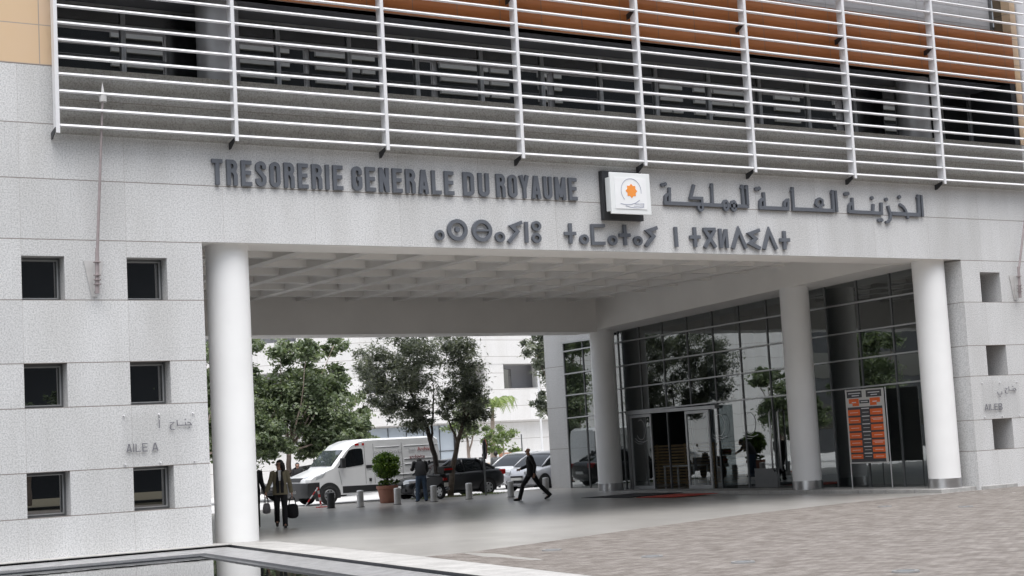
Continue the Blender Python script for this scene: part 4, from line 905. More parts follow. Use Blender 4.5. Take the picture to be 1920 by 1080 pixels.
def car(label, loc, rz, paint, kind='sedan', group='cars parked along the street', L=4.3, W=1.72, plate=True):
    t = thing('parked_car', label, 'car', loc, rz, group); k = L/4.3; s = W/1.72
    if kind == 'sedan':
        ST = [(0, .40, .56, .50, .56, .44), (-.08, .27, .68, .68, .72, .60), (-.40, .2, .80, .79, .81, .70), (-.75, .18, .86, .82, .85, .74), (-1.15, .18, .93, .83, .86, .77), (-1.7, .18, .955, .83, .865, .79), (-2.6, .18, .975, .83, .865, .79), (-3.3, .18, 1.0, .83, .86, .78), (-3.75, .2, 1.02, .82, .85, .75), (-4.12, .28, 1.03, .78, .80, .68), (-4.27, .38, .93, .68, .72, .62), (-4.3, .5, .8, .6, .62, .5)]
        GR = [(-1.08, .90, .915, .76, .72), (-1.45, .91, 1.17, .76, .66), (-1.9, .93, 1.40, .765, .585), (-2.5, .95, 1.455, .77, .58), (-3.05, .97, 1.42, .765, .575), (-3.5, .98, 1.20, .75, .63), (-3.84, .99, 1.03, .74, .68)]
        rf = (2, 4)
    else:
        ST = [(0, .36, .58, .55, .60, .46), (-.08, .25, .74, .70, .75, .60), (-.35, .2, .86, .79, .83, .68), (-.75, .18, .95, .82, .87, .74), (-1.05, .18, 1.0, .83, .875, .77), (-1.7, .18, 1.02, .83, .87, .79), (-2.6, .18, 1.04, .83, .87, .79), (-3.3, .18, 1.06, .83, .865, .78), (-3.85, .2, 1.07, .81, .84, .73), (-4.1, .28, 1.0, .74, .78, .66), (-4.16, .42, .85, .64, .66, .55)]
        GR = [(-.80, .96, .975, .74, .70), (-1.25, .98, 1.24, .755, .66), (-1.75, 1.0, 1.46, .765, .60), (-2.4, 1.01, 1.53, .77, .59), (-3.2, 1.03, 1.50, .765, .585), (-3.75, 1.05, 1.40, .75, .56), (-4.04, 1.06, 1.09, .72, .62)]
        rf = (2, 5)
    rings = []
    for x, zl, zt_, wl_, wm, wt_ in ST:
        h = [(0.0, zl), (wl_*.9, zl), (wl_, zl+.10), (wm, zl+.48*(zt_-zl)), (wm*.985, zt_-.12*(zt_-zl)), (wt_, zt_-.012), (wt_*.5, zt_+.012)]
        full = h+[(0.0, zt_+.018)]+[(-a, c) for a, c in h[:0:-1]]
        rings.append([(x*k, a*s, c) for a, c in full])
    mb = MB(); loft(mb, rings); mb.build('body', paint, t, smooth=True, sub=1)
    g_ = MB(); rr = [[(x*k, wb*s, zb), (x*k, (wb*.55+wt_*.45)*s, zb+.55*(zt_-zb)), (x*k, wt_*s, zt_-.01), (x*k, 0, zt_+.012), (x*k, -wt_*s, zt_-.01), (x*k, -(wb*.55+wt_*.45)*s, zb+.55*(zt_-zb)), (x*k, -wb*s, zb)] for x, zb, zt_, wb, wt_ in GR]
    loft(g_, rr); g_.build('windows', auto_glass, t, smooth=True, autos=40)
    r_ = MB(); ra = []
    seq = GR[rf[0]:rf[1]+1]
    for i, (x, zb, zt_, wb, wt_) in enumerate(seq):
        xx = x+(.05 if i == 0 else -.06 if i == len(seq)-1 else 0)
        ra.append([(xx*k, (wt_+.018)*s, zt_-.035), (xx*k, (wt_-.03)*s, zt_+.012), (xx*k, 0, zt_+.032), (xx*k, -(wt_-.03)*s, zt_+.012), (xx*k, -(wt_+.018)*s, zt_-.035)])
    loft(r_, ra); r_.build('roof', paint, t, smooth=True, autos=50)
    p_ = MB()
    for sg in (1, -1):
        p_.tube([(g[0]*k, sg*(g[4]+.012)*s, g[2]-.005) for g in GR[:rf[0]+1]], .034, 6)
        p_.tube([(g[0]*k, sg*(g[4]+.012)*s, g[2]-.005) for g in GR[rf[1]:]], .055, 6)
        for xq in ((-2.42, .035), (-3.28, .05) if kind == 'sedan' else (-3.25, .045)):
            x = xq[0]; a = [g for g in GR if g[0] <= x][0]; p_.tube([(x*k, sg*(.773)*s, .98), (x*k+.02, sg*(.66+.015)*s, 1.25), (x*k, sg*(.59)*s, 1.43)], xq[1], 6)
    p_.build('pillars', paint, t, smooth=True)
    a_ = MB(); fx, rx = (-.80, -3.42) if kind == 'sedan' else (-.74, -3.30); wr = .305
    for x in (fx, rx):
        for sg in (1, -1): a_ = MB(); arch(a_, x*k, wr, wr+.075, sg*(.55)*s, sg*(.868)*s); a_.build('wheel_arch', arch_m, t)
    for x in (fx, rx):
        for sg in (1, -1): wheel(t, x*k, sg*(.79)*s, wr, .19, sg)
    for sg in (1, -1):
        h = MB(); hz = .66 if kind == 'sedan' else .74
        loft(h, [[(-.02*k, sg*.36*s, hz-.06), (-.02*k, sg*.36*s, hz+.05), (-.10*k, sg*.34*s, hz+.10), (-.12*k, sg*.34*s, hz-.06)], [(-.10*k, sg*.62*s, hz-.05), (-.10*k, sg*.62*s, hz+.07), (-.2*k, sg*.60*s, hz+.12), (-.2*k, sg*.58*s, hz-.05)], [(-.30*k, sg*.80*s, hz), (-.30*k, sg*.80*s, hz+.07), (-.36*k, sg*.77*s, hz+.12), (-.36*k, sg*.76*s, hz)]])
        h.build('headlight', lampw, t, smooth=True, autos=30)
        q = MB(); q.box(-4.31*k if kind == 'sedan' else -4.18*k, -4.02*k, min(sg*.60*s, sg*.765*s), max(sg*.60*s, sg*.765*s), .76, .96); q.build('tail_light', lampr, t, bevel=.03)
        mi_ = MB(); mi_.lathe([(.001, -.10), (.07, -.08), (.09, 0), (.07, .08), (.001, .10)], (-1.42*k, sg*.93*s, 1.03), 10, 'y'); mi_.build('mirror', paint, t, smooth=True)
        d_ = MB()
        for x in (-2.28, -3.12): d_.box(x*k-.09, x*k+.09, min(sg*.855*s, sg*.885*s), max(sg*.855*s, sg*.885*s), .84, .875)
        d_.build('door_handle', paint, t, bevel=.008)
    gr = MB(); gr.box(-.12*k, .015, -.30*s, .30*s, .545, .63); gr.box(-.12*k, .012, -.52*s, .52*s, .33, .45); gr.build('grille', trim_m, t, bevel=.015)
    if plate: pm_ = MB(); pm_.box(.016, .03, -.26*s, .26*s, .455, .555); pm_.build('number_plate', plate_m, t)
    pm_ = MB(); X_ = -4.315 if kind == 'sedan' else -4.175; pm_.box(X_*k-.014, X_*k+.06, -.26*s, .26*s, .52, .63); pm_.build('number_plate', plate_m, t)
    sk = MB(); sk.box(-3.05*k, -1.2*k, -.80*s, .80*s, .16, .23); sk.build('sill', trim_m, t)
    return t
def paint(name, c, metal=0.0): return plain(name, c, .28, metal, .03, 2, coat=.35)
HEAD = math.pi
blackp = paint('paint_black', (.010, .011, .014)); silverp = paint('paint_silver', (.52, .53, .56), .25); darkp = paint('paint_dark', (.02, .02, .024))
car('black four-door sedan parked at the kerb behind the slender olive tree', (25.05, 22.3, ROAD), HEAD+R(2.5), blackp, 'sedan', L=4.42, W=1.74)
car('silver hatchback nose-on at the end pier, its number plate behind the walking man', (30.45, 22.45, ROAD), HEAD+R(20), silverp, 'hatch')
car('second silver car, bonnet showing between the black sedan and the silver hatchback', (32.1, 26.8, ROAD), HEAD+R(20), paint('paint_silver_pale', (.60, .61, .63), .2), 'hatch')
car('black car far left, its roof showing behind the woman', (24.6, 33.4, ROAD), HEAD+R(4), darkp, 'sedan', L=4.2)
# white delivery van
vn = thing('delivery_van', 'tall white delivery van with black lower trim and red and grey lettering on its side', 'van', (21.85, 24.6, ROAD), HEAD+R(1.0))
vp = paint('paint_white', (.78, .79, .80))
PV = [(-.10, .34), (-.02, .60), (-.03, .80), (-.08, .98), (-.30, 1.10), (-1.02, 1.34), (-1.12, 1.42), (-1.72, 2.02), (-1.95, 2.22), (-2.35, 2.36), (-2.7, 2.40), (-5.7, 2.40), (-5.88, 2.30), (-5.95, 1.6), (-5.95, .45), (-5.9, .36)]
def side(y_in, zs): return y_in
mb = MB(); rings = []
secs = [(.985, -.0, 1.0), (.93, .0, 1.0), (.70, .03, 1.0)]
def prof(inset, lean):          # one outline of the van at a given distance from its side
    P = []
    for x, z in PV:
        P.append((x-(inset*(1-abs(x+3)/3)*0 if x < -3 else 0), z))
    return P
ys_ = [-.99, -.965, -.86, 0, .86, .965, .99]
for y in ys_:
    e_ = max(0, abs(y)-.84)/.15; rg = []
    for x, z in PV:
        fx = -.16*e_**1.5 if x > -1.6 else (-.05*e_ if x > -2 else (.05*e_ if x < -5.8 else 0))
        dz = -.07*e_**2 if z > 1.9 else 0
        tz = smooth01((z-1.05)/1.35); yy_ = y*(1-.085*tz)
        rg.append((x+fx, yy_, z+dz))
    rings.append(rg)
loft(mb, rings); mb.build('body', vp, vn, smooth=True, autos=32)
def vy(z, off=.004): return .99*(1-.085*smooth01((z-1.05)/1.35))+off
def vside(poly, name, mat, off=.006, sg=1):
    m2 = MB(); a = [(x, sg*vy(z, off), z) for x, z in poly]; c = [(x, sg*(vy(z, off)-.03), z) for x, z in poly]; n_ = len(a)
    m2.add(a+c, [tuple(range(n_)), tuple(range(2*n_-1, n_-1, -1))]+[(i, (i+1) % n_, (i+1) % n_+n_, i+n_) for i in range(n_)])
    return m2.build(name, mat, vn)
for sg in (1, -1):
    vside([(-1.38, 1.36), (-1.90, 1.99), (-2.05, 2.04), (-2.42, 2.05), (-2.48, 2.0), (-2.50, 1.46), (-2.42, 1.42), (-1.85, 1.36)], 'side_window', auto_glass, .006, sg)
    vside([(-1.55, .40), (-1.55, .66), (-4.35, .62), (-4.35, .40)], 'sill_trim', trim_m, .010, sg); vside([(-5.3, .42), (-5.3, .62), (-5.93, .62), (-5.93, .44)], 'sill_trim', trim_m, .010, sg)
    a_ = MB()
    for x in (-.98, -4.82): a_ = MB(); arch(a_, x, .36, .47, sg*.7, sg*1.012); a_.build('wheel_arch', trim_m, vn)
    for x in (-.98, -4.82): wheel(vn, x, sg*.92, .355, .23, sg, 8)
    vside([(-2.60, 1.28), (-2.60, 1.40), (-2.84, 1.40), (-2.84, 1.28)], 'door_handle', trim_m, .022, sg)
    vside([(-2.70, .78), (-2.70, .90), (-2.80, .90), (-2.80, .78)], 'door_handle', trim_m, .022, sg)
    ms = MB(); ms.box(-1.62, -1.44, min(sg*1.04, sg*1.22), max(sg*1.04, sg*1.22), 1.34, 1.72); ms.box(-1.60, -1.5, min(sg*.95, sg*1.05), max(sg*.95, sg*1.05), 1.38, 1.46); ms.build('mirror', trim_m, vn, bevel=.03)
    h = MB(); loft(h, [[(-.10, sg*.62, .94), (-.14, sg*.62, 1.06), (-.5, sg*.66, 1.16), (-.4, sg*.66, .94)], [(-.24, sg*.90, .90), (-.32, sg*.92, 1.06), (-.78, sg*.93, 1.225), (-.7, sg*.93, 1.0)], [(-.42, sg*.985, .93), (-.48, sg*.99, 1.06), (-.86, sg*.992, 1.23), (-.74, sg*.99, 1.05)]]); h.build('headlight', lampw, vn, smooth=True, autos=30)
    gv = MB()                                                       # seams of doors and body panels, swage lines
    for poly in ([(-2.56, .70), (-2.56, 2.10)], [(-2.95, .70), (-2.95, 2.2)], [(-4.2, .70), (-4.2, 2.2)], [(-1.52, .72), (-1.42, 1.25)]):
        for (x0, z0), (x1, z1) in zip(poly, poly[1:]):
            n_ = 6
            for i in range(n_):
                za, zb = z0+(z1-z0)*i/n_, z0+(z1-z0)*(i+1)/n_; xa, xb_ = x0+(x1-x0)*i/n_, x0+(x1-x0)*(i+1)/n_
                gv.quad((xa-.008, sg*vy(za, .002), za), (xa+.008, sg*vy(za, .002), za), (xb_+.008, sg*vy(zb, .002), zb), (xb_-.008, sg*vy(zb, .002), zb))
    gv.build('panel_seams', plain('seam', (.18, .18, .19), .7), vn, fix=False)
    rb = MB()
    for x0, x1, z in ((-3.05, -4.1, 1.36), (-3.05, -4.1, 1.49), (-4.3, -5.8, 1.36), (-4.3, -5.8, 1.56), (-3.05, -4.1, 2.06), (-4.3, -5.8, 2.06), (-3.05, -5.85, .98)):
        rb.tube([(x0, sg*vy(z, -.004), z), (x1, sg*vy(z, -.004), z)], .014, 6)
    rb.build('swage_line', vp, vn, smooth=True)
# bumper, grille, windscreen, cab roof line
bm_ = MB(); rg = []
for y in (-1.0, -.93, -.6, 0, .6, .93, 1.0):
    e_ = max(0, abs(y)-.7)/.3; x0 = .05-.13*(max(0, abs(y)-.84)/.16)**1.5
    rg.append([(x0-.06, y, .30), (x0, y, .45), (x0, y, .78), (x0-.04, y, .86), (x0-.5 if abs(y) > .9 else x0-.25, y, .86), (x0-.5 if abs(y) > .9 else x0-.25, y, .30)])
loft(bm_, rg); bm_.build('bumper', trim_m, vn, smooth=True, autos=40)
gr = MB(); gr.prism([(-.36, .91), (.36, .91), (.42, 1.04), (-.42, 1.04)], .0, .0); gr = MB(); gr.add([(-.035, -.42, .90), (-.035, .42, .90), (-.11, .48, 1.05), (-.11, -.48, 1.05), (-.2, -.42, .90), (-.2, .42, .90), (-.2, .48, 1.05), (-.2, -.48, 1.05)], [(0, 1, 2, 3), (4, 5, 6, 7), (0, 1, 5, 4), (3, 2, 6, 7), (0, 3, 7, 4), (1, 2, 6, 5)]); gr.build('grille', trim_m, vn)
q = MB(); q.box(.036, .05, -.26, .26, .47, .58); q.build('number_plate', plate_m, vn)
wsn = MB(); pts_ = [(-1.13, .87, 1.445), (-1.13, -.87, 1.445), (-1.70, -.80, 2.015), (-1.70, .80, 2.015)]
wsn.add([(x+.012, y, z+.014) for x, y, z in pts_]+[(x-.05, y, z-.04) for x, y, z in pts_], [(0, 1, 2, 3), (7, 6, 5, 4), (0, 4, 5, 1), (1, 5, 6, 2), (2, 6, 7, 3), (3, 7, 4, 0)]); wsn.build('windscreen', dark_glass('windscreen_glass', (.05, .06, .065), ior=1.9), vn)
wp = MB(); wp.tube([(-1.10, .5, 1.46), (-1.28, .05, 1.63)], .012, 6); wp.tube([(-1.10, -.3, 1.46), (-1.26, -.7, 1.61)], .012, 6); wp.build('wiper', trim_m, vn)
def van_text(txt, x, z, size, col, bold=0.0):
    cu = bpy.data.curves.new('lettering', 'FONT'); cu.body = txt; cu.size = size; cu.extrude = .002; cu.offset = bold; cu.resolution_u = 2
    o = bpy.data.objects.new('lettering', cu); COL.objects.link(o)
    bpy.context.view_layer.update(); dg = bpy.context.evaluated_depsgraph_get(); me = bpy.data.meshes.new_from_object(o.evaluated_get(dg))
    bpy.data.objects.remove(o); me.materials.clear(); me.materials.append(col)
    ob = bpy.data.objects.new('lettering', me); COL.objects.link(ob); ob.parent = vn
    tilt = math.atan(.99*.085/1.35)
    ob.matrix_local = Matrix.Translation((x, vy(z, .012), z)) @ Matrix.Rotation(math.pi, 4, 'Z') @ Matrix.Rotation(R(90)-tilt, 4, 'X')
    return ob
tr_ = plain('van_text_red', (.34, .05, .055), .5); tg_ = plain('van_text_grey', (.40, .40, .42), .5)
van_text('DOC ARCHIVES', -2.98, 1.80, .17, tg_); van_text('bien', -4.50, 1.84, .19, tg_); van_text('Archiver', -4.90, 1.84, .205, tr_, .002)
van_text('archivite', -4.52, 1.55, .20, plain('van_text_dark', (.16, .03, .035), .5), .003); van_text('tel', -4.75, 1.20, .13, tg_)
for x, c in ((-2.18, lampr), (-2.48, lampr)): vside([(x, 2.16), (x, 2.24), (x-.16 if x > -2.3 else x-.09, 2.24), (x-.16 if x > -2.3 else x-.09, 2.16)], 'side_badge', c, .012)
# scooter
sc = thing('motor_scooter', 'dark motor scooter with a red-lit top box parked before the olive trees', 'scooter', (24.95, 18.95, gz(24.9, 19)), R(100))
wheel(sc, .0, 0, .27, .12, 1, 5); wheel(sc, 1.25, 0, .27, .12, 1, 5)
mb = MB(); loft(mb, [[(-.28, -.10, .62), (-.28, .10, .62), (-.25, .08, .80), (-.25, -.08, .80)], [(.10, -.17, .42), (.10, .17, .42), (.12, .15, .80), (.12, -.15, .80)], [(.5, -.17, .30), (.5, .17, .30), (.5, .15, .76), (.5, -.15, .76)], [(.62, -.16, .26), (.62, .16, .26), (.66, .14, .40), (.66, -.14, .40)], [(.98, -.16, .26), (.98, .16, .26), (.98, .15, .36), (.98, -.15, .36)]])
mb.build('body', plain('scooter_black', (.012, .012, .013), .6), sc, smooth=True, autos=35)
mb = MB(); loft(mb, [[(.95, -.19, .26), (.95, .19, .26), (.99, .19, .26), (.99, -.19, .26)], [(1.02, -.22, .7), (1.02, .22, .7), (1.07, .2, .7), (1.07, -.2, .7)], [(1.0, -.12, 1.02), (1.0, .12, 1.02), (1.06, .1, 1.02), (1.06, -.1, 1.02)]]); mb.build('leg_shield', trim_m, sc, smooth=True, autos=35)
mb = MB(); mb.box(-.22, .55, -.14, .14, .80, .88); mb.build('seat', trim_m, sc, bevel=.03)
mb = MB(); mb.tube([(1.25, 0, .3), (1.08, 0, .95), (1.02, 0, 1.08)], .03, 8); mb.tube([(.95, -.36, 1.10), (1.02, 0, 1.06), (.95, .36, 1.10)], .018, 8); mb.build('handlebar', trim_m, sc, smooth=True)
for sg in (-1, 1):
    mb = MB(); mb.tube([(1.0, sg*.22, 1.08), (1.0, sg*.34, 1.30)], .008, 6); mb.lathe([(.001, -.01), (.06, -.008), (.06, .008), (.001, .01)], (.99, sg*.36, 1.34), 12, 'x'); mb.build('mirror', trim_m, sc)
mb = MB(); mb.box(-.50, -.12, -.20, .20, .90, 1.16); mb.build('top_box', plain('box_black', (.014, .014, .014), .65), sc, bevel=.04)
mb = MB(); mb.box(-.515, -.49, -.19, .19, 1.02, 1.08); mb.build('reflector', lampr, sc); mb = MB(); mb.box(-.32, -.26, -.09, .09, .66, .75); mb.build('tail_light', lampr, sc, bevel=.01)
mb = MB(); mb.box(-.36, -.34, -.09, .09, .44, .58); mb.build('number_plate', plate_m, sc)
mb = MB(); mb.tube([(.35, -.18, .26), (-.05, -.20, .32), (-.25, -.20, .36)], [.035, .05, .05], 10); mb.build('exhaust', M['steel'], sc, smooth=True, autos=40)
mb = MB(); loft(mb, [[(-.28, -.08, .50), (-.28, .08, .50), (-.26, .08, .62), (-.26, -.08, .62)], [(-.02, -.08, .56), (-.02, .08, .56), (0, .08, .66), (0, -.08, .66)]]); mb.build('mudguard', trim_m, sc)
# ------------------------------------------------------------------ people
def skin_obj(name, V, Edg, mat, parent, sub=2, root=None, flat=None):
    names = list(V); ix = {n: i for i, n in enumerate(names)}
    me = bpy.data.meshes.new(name); me.from_pydata([V[n][0] for n in names], [(ix[a], ix[b_]) for a, b_ in Edg], [])
    o = bpy.data.objects.new(name, me); COL.objects.link(o)
    sk = o.modifiers.new('skin', 'SKIN'); sk.use_smooth_shade = True; sk.branch_smoothing = .5
    for i, n in enumerate(names):
        r_ = V[n][1]; me.skin_vertices[0].data[i].radius = (r_, r_) if not isinstance(r_, tuple) else r_
        me.skin_vertices[0].data[i].use_root = (n == (root or names[0]))
    sb = o.modifiers.new('sub', 'SUBSURF'); sb.levels = sub; sb.render_levels = sub
    bpy.context.view_layer.update(); dg = bpy.context.evaluated_depsgraph_get()
    m2 = bpy.data.meshes.new_from_object(o.evaluated_get(dg)); bpy.data.objects.remove(o)
    m2.materials.clear(); m2.materials.append(mat); m2.polygons.foreach_set('use_smooth', [True]*len(m2.polygons))
    if flat:
        for v in m2.vertices: v.co = flat(v.co)
    ob = bpy.data.objects.new(name, m2); COL.objects.link(ob); ob.parent = parent; return ob
skin_m = plain('skin', (.42, .23, .16), .5, 0, .06, 20); skin_d = plain('skin_dark', (.30, .165, .115), .5, 0, .06, 20)
hair_m = plain('hair_dark', (.012, .009, .008), .55, 0, .3, 30, .3); shoe_m = plain('shoe_black', (.012, .011, .011), .35, 0, .1, 10)
suit_m = plain('cloth_black', (.012, .012, .014), .85, 0, .2, 25, .1); shirt_w = plain('cloth_white', (.72, .73, .76), .8, 0, .05, 20); tan_m = plain('cloth_tan', (.215, .19, .125), .9, 0, .12, 14, .25)
jean_m = plain('cloth_denim', (.055, .085, .135), .9, 0, .25, 14, .2); grey_m = plain('cloth_grey', (.12, .125, .13), .9, 0, .1, 12); blk2 = plain('cloth_charcoal', (.02, .021, .024), .9, 0, .2, 14, .2)
def fr_(a, b_, t): return tuple(a[i]+(b_[i]-a[i])*t for i in range(3))
def person(label, loc, rz, J, H=1.75, top=suit_m, legs=suit_m, skn=skin_m, shirt=None, hair='short', long_jacket=.0, group=None, bald=False, glasses=False, head_turn=0.0, open_front=False):
    t = thing('person', label, 'person', loc, rz, group); s = H/1.75
    D = dict(pelvis=(0, 0, .95), spine=(0, 0, 1.14), chest=(0, 0, 1.33), neck=(.0, 0, 1.48), head=(.02, 0, 1.64),
             shL=(0, .18, 1.42), elL=(-.03, .24, 1.13), wrL=(.04, .25, .88), shR=(0, -.18, 1.42), elR=(-.03, -.24, 1.13), wrR=(.04, -.25, .88),
             hipL=(0, .09, .90), knL=(.02, .10, .50), anL=(-.02, .10, .09), toL=(.15, .11, .035), hipR=(0, -.09, .90), knR=(.02, -.10, .50), anR=(-.02, -.10, .09), toR=(.15, -.11, .035))
    D.update(J); D = {k: tuple(c*s for c in v) for k, v in D.items()}
    hx = D['head']; ct, stn = math.cos(head_turn), math.sin(head_turn)
    def hp(x, y, z): x *= s; y *= s; return (hx[0]+x*ct-y*stn, hx[1]+x*stn+y*ct, hx[2]+z*s)
    V = {'pelvis': (D['pelvis'], .085*s), 'spine': (D['spine'], .08*s), 'chest': (D['chest'], .09*s), 'neck': (D['neck'], .055*s),
         'jaw': (hp(.012, 0, -.075), .062*s), 'face': (hp(.012, 0, -.005), .088*s), 'skull': (hp(-.012, 0, .06), .085*s), 'crown': (hp(-.012, 0, .10), .05*s),
         'nose': (hp(.112, 0, -.025), .013*s), 'chin': (hp(.075, 0, -.10), .026*s), 'earL': (hp(-.01, .088, -.01), .018*s), 'earR': (hp(-.01, -.088, -.01), .018*s)}
    E_ = [('pelvis', 'spine'), ('spine', 'chest'), ('chest', 'neck'), ('neck', 'jaw'), ('jaw', 'face'), ('face', 'skull'), ('skull', 'crown'), ('face', 'nose'), ('jaw', 'chin'), ('face', 'earL'), ('face', 'earR')]
    for q in 'LR':
        V['sh'+q] = (D['sh'+q], .045*s); V['el'+q] = (D['el'+q], .042*s); V['wr'+q] = (D['wr'+q], .026*s)
        d = Vector(D['wr'+q])-Vector(D['el'+q]); d.normalize(); w0 = Vector(D['wr'+q])
        sid = d.cross(Vector((0, 1, 0))); sid = sid.normalized() if sid.length > .1 else Vector((1, 0, 0))
        nrm = d.cross(sid).normalized(); V['pa'+q] = (tuple(w0+d*.06*s), .034*s); E_.append(('wr'+q, 'pa'+q))
        for i, (off, ln_) in enumerate(((-.030, .070), (-.010, .082), (.010, .076), (.029, .058))):
            a = w0+d*.095*s+sid*off*s; c_ = a+d*ln_*.5*s+nrm*.008*s; e_ = c_+d*ln_*.42*s+nrm*.022*s*(1 if q == 'L' else -1)
            for k, p_, r_ in (('a', a, .0105), ('b', c_, .0095), ('c', e_, .008)): V['f%d%s%s' % (i, k, q)] = (tuple(p_), r_*s)
            E_ += [('pa'+q, 'f%da%s' % (i, q)), ('f%da%s' % (i, q), 'f%db%s' % (i, q)), ('f%db%s' % (i, q), 'f%dc%s' % (i, q))]
        a = w0+d*.05*s+sid*-.04*s; c_ = a+d*.04*s+sid*-.018*s; V['tha'+q] = (tuple(a), .012*s); V['thb'+q] = (tuple(c_), .009*s); E_ += [('pa'+q, 'tha'+q), ('tha'+q, 'thb'+q)]
        V['hip'+q] = (D['hip'+q], .065*s); V['kn'+q] = (D['kn'+q], .048*s); V['an'+q] = (D['an'+q], .038*s); V['to'+q] = (D['to'+q], .03*s)
        E_ += [('chest', 'sh'+q), ('sh'+q, 'el'+q), ('el'+q, 'wr'+q), ('pelvis', 'hip'+q), ('hip'+q, 'kn'+q), ('kn'+q, 'an'+q), ('an'+q, 'to'+q)]
    skin_obj('body', V, E_, skn, t, 2, 'pelvis')
    # trousers: a pelvis block and two tapering legs
    def ell(c, hx_, hy, n=14, tilt=None):
        c = Vector(c); X = Vector((1, 0, 0)); Y = Vector((0, 1, 0))
        if tilt is not None: X = Vector((tilt.z, 0, -tilt.x)).normalized()
        return [tuple(c+X*hx_*math.cos(2*math.pi*i/n)+Y*hy*math.sin(2*math.pi*i/n)) for i in range(n)]
    T_ = MB(); pv, sp_ = Vector(D['pelvis']), Vector(D['spine'])
    hc = (Vector(D['hipL'])+Vector(D['hipR']))/2
    loft(T_, [ell(hc+Vector((0, 0, -.09*s)), .105*s, .14*s), ell(hc, .122*s, .172*s), ell(pv+Vector((0, 0, .03*s)), .118*s, .165*s), ell(pv+(sp_-pv)*.55, .105*s, .145*s)])
    for q in 'LR':
        h_, k_, a_ = Vector(D['hip'+q]), Vector(D['kn'+q]), Vector(D['an'+q]); e_ = a_+(a_-k_).normalized()*.055*s
        pts = [h_+Vector((0, 0, .02*s)), h_+(k_-h_)*.35, h_+(k_-h_)*.75, k_, k_+(a_-k_)*.3, k_+(a_-k_)*.7, e_]
        T_.tube(pts, [.098*s, .095*s, .080*s, .074*s, .076*s, .072*s, .070*s], 12)
    T_.build('trousers', legs, t, smooth=True, autos=60)
    # jacket: a shell round the trunk, following the spine, and two sleeves
    J_ = MB(); ch, nk = Vector(D['chest']), Vector(D['neck']); hemc = hc+Vector((0, 0, .06*s-long_jacket*s)); d1 = (ch-sp_).normalized(); d2 = (nk-ch).normalized(); d0 = (sp_-pv).normalized()
    loft(J_, [ell(hemc, .150*s, .205*s), ell(hemc+(sp_-hemc)*.4, .150*s, .200*s, tilt=d0), ell(sp_, .138*s, .180*s, tilt=d1), ell(ch-d1*.05*s, .150*s, .200*s, tilt=d1), ell(ch+d2*.06*s, .135*s, .205*s, tilt=d2), ell(ch+d2*.105*s, .112*s, .195*s, tilt=d2), ell(ch+d2*.135*s, .092*s, .14*s, tilt=d2), ell(nk-d2*.025*s, .075*s, .085*s, tilt=d2), ell(nk+d2*.02*s, .066*s, .07*s, tilt=d2)])
    for q in 'LR':
        a_, e_, w0 = Vector(D['sh'+q]), Vector(D['el'+q]), Vector(D['wr'+q]); sg = 1 if q == 'L' else -1
        pts = [a_+Vector((0, -sg*.05*s, .015*s)), a_+Vector((0, sg*.015*s, 0)), a_+(e_-a_)*.4, e_-(e_-a_)*.1, e_+(w0-e_)*.15, e_+(w0-e_)*.6, w0+(w0-e_).normalized()*.005*s]
        J_.tube(pts, [.07*s, .078*s, .068*s, .060*s, .058*s, .052*s, .046*s], 12)
    J_.build('jacket', top, t, smooth=True, autos=60)
    if shirt:
        c = Vector(D['chest']); n_ = Vector(D['neck']); w_ = Vector(D['spine'])
        sh = MB(); ring = []
        for p, hw, dp in ((n_+Vector((.01, 0, .015)), .055, .075), (fr_(c, n_, .5), .055, .128), (tuple(c), .05, .166), (fr_(w_, c, .45), .03, .164)):
            ring.append([(p[0]+(dp-.06)*s, p[1]+hw*s, p[2]), (p[0]+dp*s, p[1]+hw*.6*s, p[2]), (p[0]+dp*s, p[1]-hw*.6*s, p[2]), (p[0]+(dp-.06)*s, p[1]-hw*s, p[2])])
        loft(sh, ring); sh.build('shirt', shirt, t, smooth=True, autos=50)
    for q in 'LR':
        a, o_ = Vector(D['an'+q]), Vector(D['to'+q]); d = (o_-a); b0 = a-d.normalized()*.05*s; b0.z = a.z-.045*s if abs(a.z-.09*s) < .05*s else a.z-.03*s
        skin_obj('shoe', {'a': (tuple(a+Vector((0, 0, .0))), .05*s), 'b': (tuple(b0), .042*s), 'c': (tuple(fr_(tuple(b0), tuple(o_), .6)), .05*s), 'd': (tuple(o_+d.normalized()*.05*s), .034*s)}, [('a', 'b'), ('b', 'c'), ('c', 'd')], shoe_m, t, 2, 'b')
    if not bald:
        H_ = MB(); nu, nv = 18, 11; vs = []
        for i in range(nv+1):
            th = math.pi*i/nv
            for k in range(nu):
                ph = 2*math.pi*k/nu; wob = 1+random.uniform(-.03, .03)
                x, y, z = .108*math.sin(th)*math.cos(ph)*wob, .100*math.sin(th)*math.sin(ph)*wob, .122*math.cos(th)*wob
                vs.append(hp(x-.022, y, z+.012))
        fs = []
        for i in range(nv):
            for k in range(nu):
                th, ph = math.pi*(i+.5)/nv, 2*math.pi*(k+.5)/nu; x, z = math.sin(th)*math.cos(ph), math.cos(th)
                if x > .35 and z < .42: continue
                if z < (-.35 if hair == 'short' else -.8) and x > -.2: continue
                fs.append((i*nu+k, i*nu+(k+1) % nu, (i+1)*nu+(k+1) % nu, (i+1)*nu+k))
        H_.add(vs, fs)
        if hair == 'long':
            H_.tube([hp(-.08, .0, .03), hp(-.105, -.01, -.06), hp(-.115, -.02, -.15), hp(-.10, -.02, -.24), hp(-.08, -.03, -.31)], [.075*s, .085*s, .082*s, .065*s, .02*s], 12)
            for sg in (-1, 1): H_.tube([hp(-.02, sg*.075, .04), hp(-.04, sg*.098, -.04), hp(-.05, sg*.09, -.13), hp(-.05, sg*.085, -.20)], [.035*s, .042*s, .04*s, .015*s], 10)
        H_.build('hair', hair_m, t, smooth=True, fix=True)
    ey = MB()
